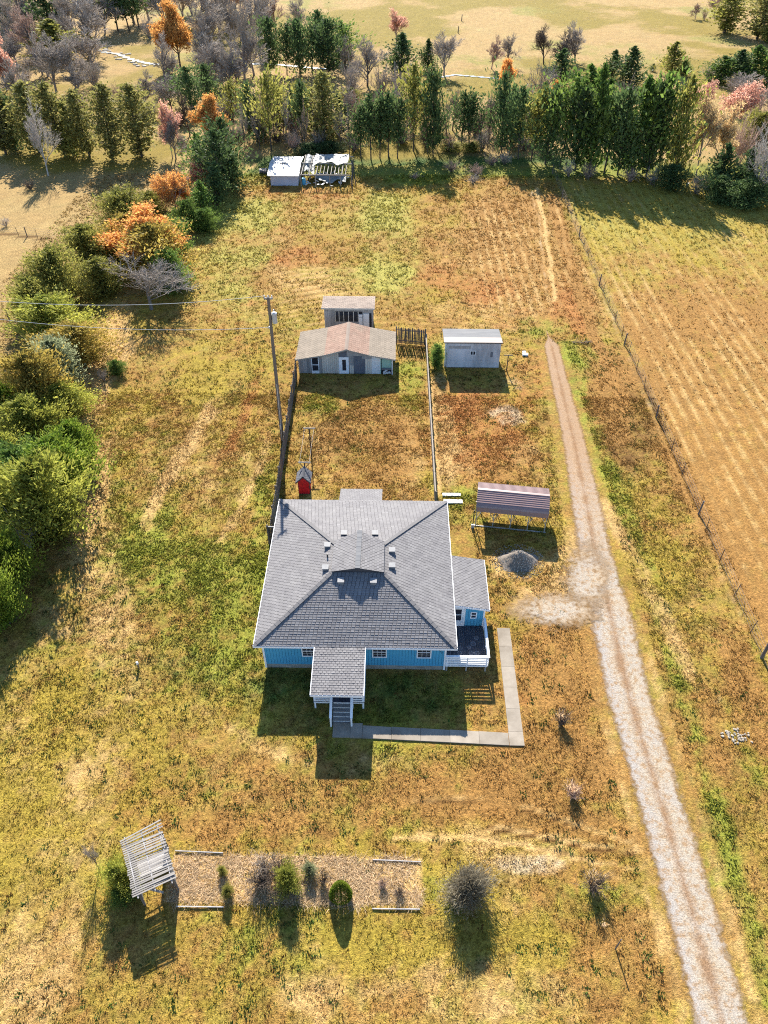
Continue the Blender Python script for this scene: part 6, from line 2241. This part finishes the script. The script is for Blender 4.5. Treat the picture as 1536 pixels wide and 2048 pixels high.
# yellowish conifer row across the left pasture
row([
    ('pine', LP, 'bark', 12, 308, 172, 78, 'yellowish conifer'),
    ('cedar', LD, 'bark', 32, 300, 176, 56, 'dark cedar'),
    ('pine', LP, 'bark', 78, 305, 165, 72, 'yellowish conifer'),
    ('pine', LP, 'bark', 130, 312, 166, 76, 'yellowish conifer'),
    ('cedar', LO, 'bark', 148, 312, 205, 60, 'olive cedar'),
    ('pine', LP, 'bark', 180, 314, 178, 70, 'yellowish conifer'),
    ('pine', LP, 'bark', 226, 320, 168, 70, 'yellowish conifer'),
    ('pine', LP, 'bark', 284, 313, 170, 80, 'yellowish conifer'),
    ('airy', 'twigwhite', 'twigwhite', 97, 352, 190, 96, 'pale pinkish bare tree'),
    ('brush', 'twigdark', 'twigdark', 62, 378, 355, 48, 'low dark brush heap'),
    ('brush', 'twig', 'twigdark', 12, 452, 432, 40, 'low brush heap'),
    ('bare', 'twig', 'twigdark', 288, 215, 135, 62, 'grey bare tree'),
    ('thinleaf', 'leaf_salmon', 'barkgrey', 345, 316, 208, 58, 'pink leafed pale tree'),
    ('bare', 'twig', 'barkgrey', 352, 318, 225, 60, 'grey bare tree')],
    'in the left pasture row', 'the photo edge', 'conifer row in the left pasture')
row([
    ('column', LD, 'bark', 386, 226, 134, 40, 'dark cedar'),
    ('column', LD, 'bark', 420, 206, 128, 42, 'dark cedar'),
    ('bare', 'twig', 'bark', 345, 225, 145, 60, 'grey bare tree'),
    ('leafy', 'leaf_orange', 'bark', 424, 298, 192, 100, 'bright orange spreading tree'),
    ('bare', 'twigdark', 'bark', 380, 270, 180, 60, 'dark bare tree'),
    ('trunked', LO, 'bark', 468, 250, 165, 38, 'slim olive cedar'),
    ('trunked', LD, 'bark', 500, 278, 170, 36, 'slim dark cedar'),
    ('slim', 'twig', 'bark', 490, 300, 205, 30, 'bare spindly tree'),
    ('slim', 'twig', 'bark', 520, 300, 190, 28, 'bare spindly tree'),
    ('column', LD, 'bark', 455, 352, 235, 56, 'dense dark cedar'),
    ('cedar', LG, 'bark', 408, 372, 268, 56, 'bushy green cedar'),
    ('column', LD, 'bark', 440, 388, 265, 58, 'dense dark cedar')],
    'at the hedge and back row corner', 'the left pasture', 'corner of hedge and back row')
# hedgerow down the left side, far to near
row([
    ('thinleaf', 'leaf_salmon', 'twigred', 392, 395, 318, 60, 'salmon leafed small tree'),
    ('cedar', LD, 'bark', 430, 418, 325, 50, 'dark cedar'),
    ('cedar', LD, 'bark', 462, 385, 300, 46, 'dark cedar'),
    ('juniper', LG, 'bark', 405, 470, 420, 54, 'dark green bush'),
    ('juniper', LO, 'bark', 300, 440, 385, 60, 'broad olive juniper'),
    ('juniper', LO, 'bark', 215, 540, 470, 80, 'broad olive juniper'),
    ('thinleaf', 'leaf_orange', 'twigred', 352, 440, 342, 86, 'twiggy orange tree'),
    ('cedar', LG, 'bark', 408, 442, 362, 50, 'small green cedar'),
    ('juniper', LG, 'bark', 372, 468, 402, 56, 'dark green bush'),
    ('juniper', LO, 'bark', 236, 475, 382, 104, 'broad olive juniper'),
    ('juniper', LR, 'bark', 255, 525, 432, 90, 'rusty orange juniper'),
    ('juniper', LG, 'bark', 338, 520, 440, 70, 'dark green bush'),
    ('juniper', LO, 'bark', 200, 600, 520, 84, 'broad olive juniper'),
    ('leafy', 'leaf_orange', 'twigred', 345, 425, 348, 84, 'twiggy orange tree'),
    ('juniper', LO, 'bark', 62, 660, 560, 90, 'broad olive juniper'),
    ('juniper', LO, 'bark', 172, 545, 452, 92, 'broad olive juniper'),
    ('leafy', 'leaf_orange', 'twigred', 290, 566, 418, 205, 'wide orange leafed tree'),
    ('juniper', LR, 'bark', 300, 575, 450, 130, 'rusty juniper under the wide orange tree'),
    ('juniper', LG, 'bark', 345, 590, 500, 70, 'dark green bush'),
    ('juniper', LO, 'bark', 108, 622, 502, 104, 'broad olive juniper'),
    ('airy', 'twig', 'barkgrey', 280, 664, 508, 250, 'spreading whitish bare tree'),
    ('juniper', LY, 'bark', 92, 705, 596, 132, 'yellow green juniper'),
    ('juniper', LR, 'bark', 152, 752, 652, 120, 'rusty orange juniper'),
    ('juniper', 'leaf_greygreen', 'bark', 118, 790, 680, 96, 'grey green juniper'),
    ('juniper', LR, 'bark', 62, 850, 712, 124, 'rusty orange juniper'),
    ('juniper', LB, 'bark', 12, 860, 772, 84, 'bright green juniper'),
    ('juniper', LY, 'bark', 118, 850, 768, 96, 'yellow green juniper'),
    ('juniper', LY, 'bark', 58, 910, 800, 110, 'yellow green juniper'),
    ('juniper', LG, 'bark', 40, 1010, 900, 110, 'dark green bush'),
    ('juniper', LB, 'bark', 30, 1085, 960, 100, 'bright green juniper'),
    ('round', LB, 'bark', 150, 952, 850, 88, 'neat round bright green shrub'),
    ('juniper', LY, 'bark', 10, 960, 868, 80, 'yellow green juniper'),
    ('juniper', LB, 'bark', 110, 1028, 888, 150, 'bright green juniper'),
    ('juniper', LY, 'bark', 88, 1112, 930, 165, 'yellow green juniper'),
    ('brush', 'twigwhite', 'twigwhite', 48, 1115, 1005, 80, 'pale dead twigs among the junipers'),
    ('juniper', LB, 'bark', 22, 1195, 1066, 104, 'bright green juniper'),
    ('juniper', LB, 'bark', 8, 1272, 1155, 84, 'yellow green juniper')],
    'in the left hedgerow', 'the back row', 'left hedgerow', True)

# ------------------------------------------------------------------ plants of the front garden
def small(kind, leaf, bark, at, h, wd, label, group=None):
    return plant(kind, leaf, bark, 0, 0, 0, 0, label, group, False, at, (h, wd))


# clipped cone evergreen
def cone_shrub():
    r = np.random.default_rng(3)
    n = 5200
    t = r.random(n)
    R = .5 * np.sqrt(np.clip(1 - t ** 1.55, 0, 1)) * (.8 + .2 * np.minimum(1, t * 6))
    a = r.uniform(0, 2 * math.pi, n)
    q = r.uniform(.84, 1.0, n)
    C = np.stack([np.cos(a) * R * q, np.sin(a) * R * q, t * .98], 1)
    D = np.stack([np.cos(a) * .6, np.sin(a) * .6, np.full(n, .9)], 1) + r.normal(0, .3, (n, 3))
    L = r.uniform(.05, .10, n)
    tv, tf = tubes_np([((0, 0, 0), (0, 0, .9), .03, .01)], 6)
    return npmesh('trunk', tv, tf), leafmesh('crown', C, D, L, L * .5, r, .35 + .4 * t)


LIB['conical'] = [cone_shrub()]
NOUN['conical'] = 'cone_shrub'
CATG['cone_shrub'] = 'shrub'
small('conical', LB, 'bark', (-2.5, 15.15), 1.62, 1.16, 'neat clipped bright green cone evergreen in the garden bed')
small('twigball', 'leaf_twig', 'twigdark', (3.95, 15.3), 2.2, 2.05, 'round bare grey shrub on the lawn right of the garden bed')
small('clump', 'twigdark', 'twigdark', (10.6, 25.6), 1.5, 1.9, 'dark dry ornamental clump closest to the concrete walkway', 'dry clumps along the driveway')
small('clump', 'twigred', 'twigdark', (10.55, 20.9), 1.4, 1.9, 'tufted pinkish dry clump midway along the driveway', 'dry clumps along the driveway')
small('clump', 'twigdark', 'twigdark', (10.75, 15.8), 1.9, 2.5, 'dark sprawling dry clump closest to the reed stake', 'dry clumps along the driveway')


def plume(at, h, n, label, mat, spread=.5):
    r = np.random.default_rng(int(at[0] * 100) % 977)
    a = r.uniform(0, 6.28, n)
    t = r.random(n)
    C = np.stack([np.cos(a) * spread * t * r.random(n), np.sin(a) * spread * t * r.random(n), t * h * .9 + .05], 1)
    D = np.stack([np.cos(a) * .5, np.sin(a) * .5, np.full(n, 1.)], 1) + r.normal(0, .15, (n, 3))
    L = r.uniform(.25, .5, n) * h * .7
    V, f = cards_np(C, D, L, np.full(n, .022), r)
    o = link('ornamental_grass', npmesh('ornamental_grass', V, f, M[mat], False, r.random(n)), None, None, (*at, 0))
    return tag(o, label, 'ornamental grass', 'dry ornamental grasses')


plume((10.6, 25.75), 1.15, 160, 'pale dry grass plume inside the dark clump by the walkway', 'drygrass')
plume((10.5, 21.05), 1.0, 220, 'pale pinkish dry grass tuft in the clump midway along the driveway', 'drygrass')
plume((10.7, 16.0), 1.3, 140, 'pale dry grass plume in the dark clump by the reed stake', 'drygrass', .7)
plume((10.95, 13.95), .5, 60, 'little pale seed heads at the foot of the reed stake', 'drygrass', .3)
small('juniper', LY, 'bark', (-5.3, 15.7), 1.9, 1.35, 'willowy yellow green shrub in the middle of the garden bed')
small('clump', 'twig', 'twigdark', (-6.6, 16.4), 1.5, 2.2, 'greyish twiggy shrub at the back of the garden bed')
small('clump', 'twigdark', 'twigdark', (-6.8, 15.8), 1.9, 2.9, 'big dark twiggy shrub left in the garden bed')
small('clump', 'twigdark', 'twigdark', (-5.7, 16.2), 1.7, 2.7, 'second dark twiggy shrub beside the willowy shrub')
small('clump', 'twigdark', 'twigdark', (-3.5, 15.9), 1.1, 1.5, 'small dark twiggy shrub left of the cone evergreen')
small('juniper', 'leaf_greygreen', 'bark', (-4.25, 16.35), .9, .8, 'small grey green shrub at the back of the bed')
small('clump', 'twigred', 'twigdark', (-.35, 15.8), .8, 1.1, 'low reddish dead plant right of the cone evergreen')
small('clump', 'twigdark', 'twigdark', (.55, 15.4), .7, 1.2, 'low dark dead plant at the right end of the bed')
small('juniper', LO, 'bark', (-8.4, 15.2), .9, .6, 'thin young green sapling in the bed beside the arbor')
small('juniper', LO, 'bark', (-8.9, 16.3), .7, .55, 'tiny green plant at the back of the bed beside the arbor')
small('juniper', LY, 'bark', (-14.0, 15.5), 2.3, 1.7, 'yellow green vine bush leaning against the slat arbor')
small('juniper', LG, 'bark', (-13.75, 14.9), 1.3, 1.4, 'dark green lower bush at the foot of the slat arbor')
small('airy', 'twig', 'twigdark', (-15.6, 16.4), 3.3, 1.5, 'leafless young sapling alone on the lawn left of the arbor')
# shrubs and brush along the foot of the trees
row([
    ('brush', 'twigred', 'twigdark', 905, 352, 318, 70, 'purplish dry brush'), ('brush', 'twigred', 'twigdark', 955, 358, 325, 60, 'purplish dry brush'), ('brush', 'twig', 'twigdark', 948, 372, 346, 60, 'grey dry brush'),
    ('brush', 'twigred', 'twigdark', 985, 338, 305, 60, 'purplish dry brush'), ('brush', 'twig', 'twigdark', 1010, 335, 300, 50, 'grey dry brush'), ('brush', 'twigred', 'twigdark', 830, 362, 345, 46, 'purplish dry brush'),
    ('juniper', LD, 'bark', 620, 312, 288, 50, 'low dark bush'), ('juniper', LD, 'bark', 660, 312, 285, 50, 'low dark bush'), ('juniper', LO, 'bark', 905, 306, 285, 44, 'low olive bush'), ('juniper', LO, 'bark', 945, 308, 286, 40, 'low olive bush'),
    ('brush', 'twig', 'twigdark', 1140, 360, 315, 50, 'grey dry brush'), ('brush', 'twigred', 'twigdark', 1180, 365, 320, 60, 'purplish dry brush'), ('brush', 'twigred', 'twigdark', 1265, 372, 325, 60, 'purplish dry brush'), ('brush', 'twig', 'twigdark', 1310, 378, 330, 60, 'grey dry brush'), ('juniper', LD, 'bark', 1345, 385, 330, 60, 'low dark bush'), ('brush', 'twig', 'twigdark', 1400, 398, 340, 70, 'grey dry brush'), ('juniper', LD, 'bark', 1440, 410, 350, 70, 'low dark bush'), ('juniper', LD, 'bark', 1500, 425, 360, 80, 'low dark bush')],
    'below the back trees', 'the tin shed', 'low brush below the back trees', True)
row([
    ('juniper', LG, 'bark', 874, 740, 690, 30, 'bright weed clump between fence and grey shed'),
    ('brush', 'twigdark', 'twigdark', 884, 738, 722, 20, 'small dark weed clump at the grey shed corner'),
    ('juniper', LG, 'bark', 232, 755, 722, 30, 'yucca like green plant under the whitish tree'),
    ('brush', 'twig', 'twigdark', 205, 770, 735, 36, 'grey dry weeds near the whitish tree')],
    'on the open ground', 'the house', None, True)
M.clear()
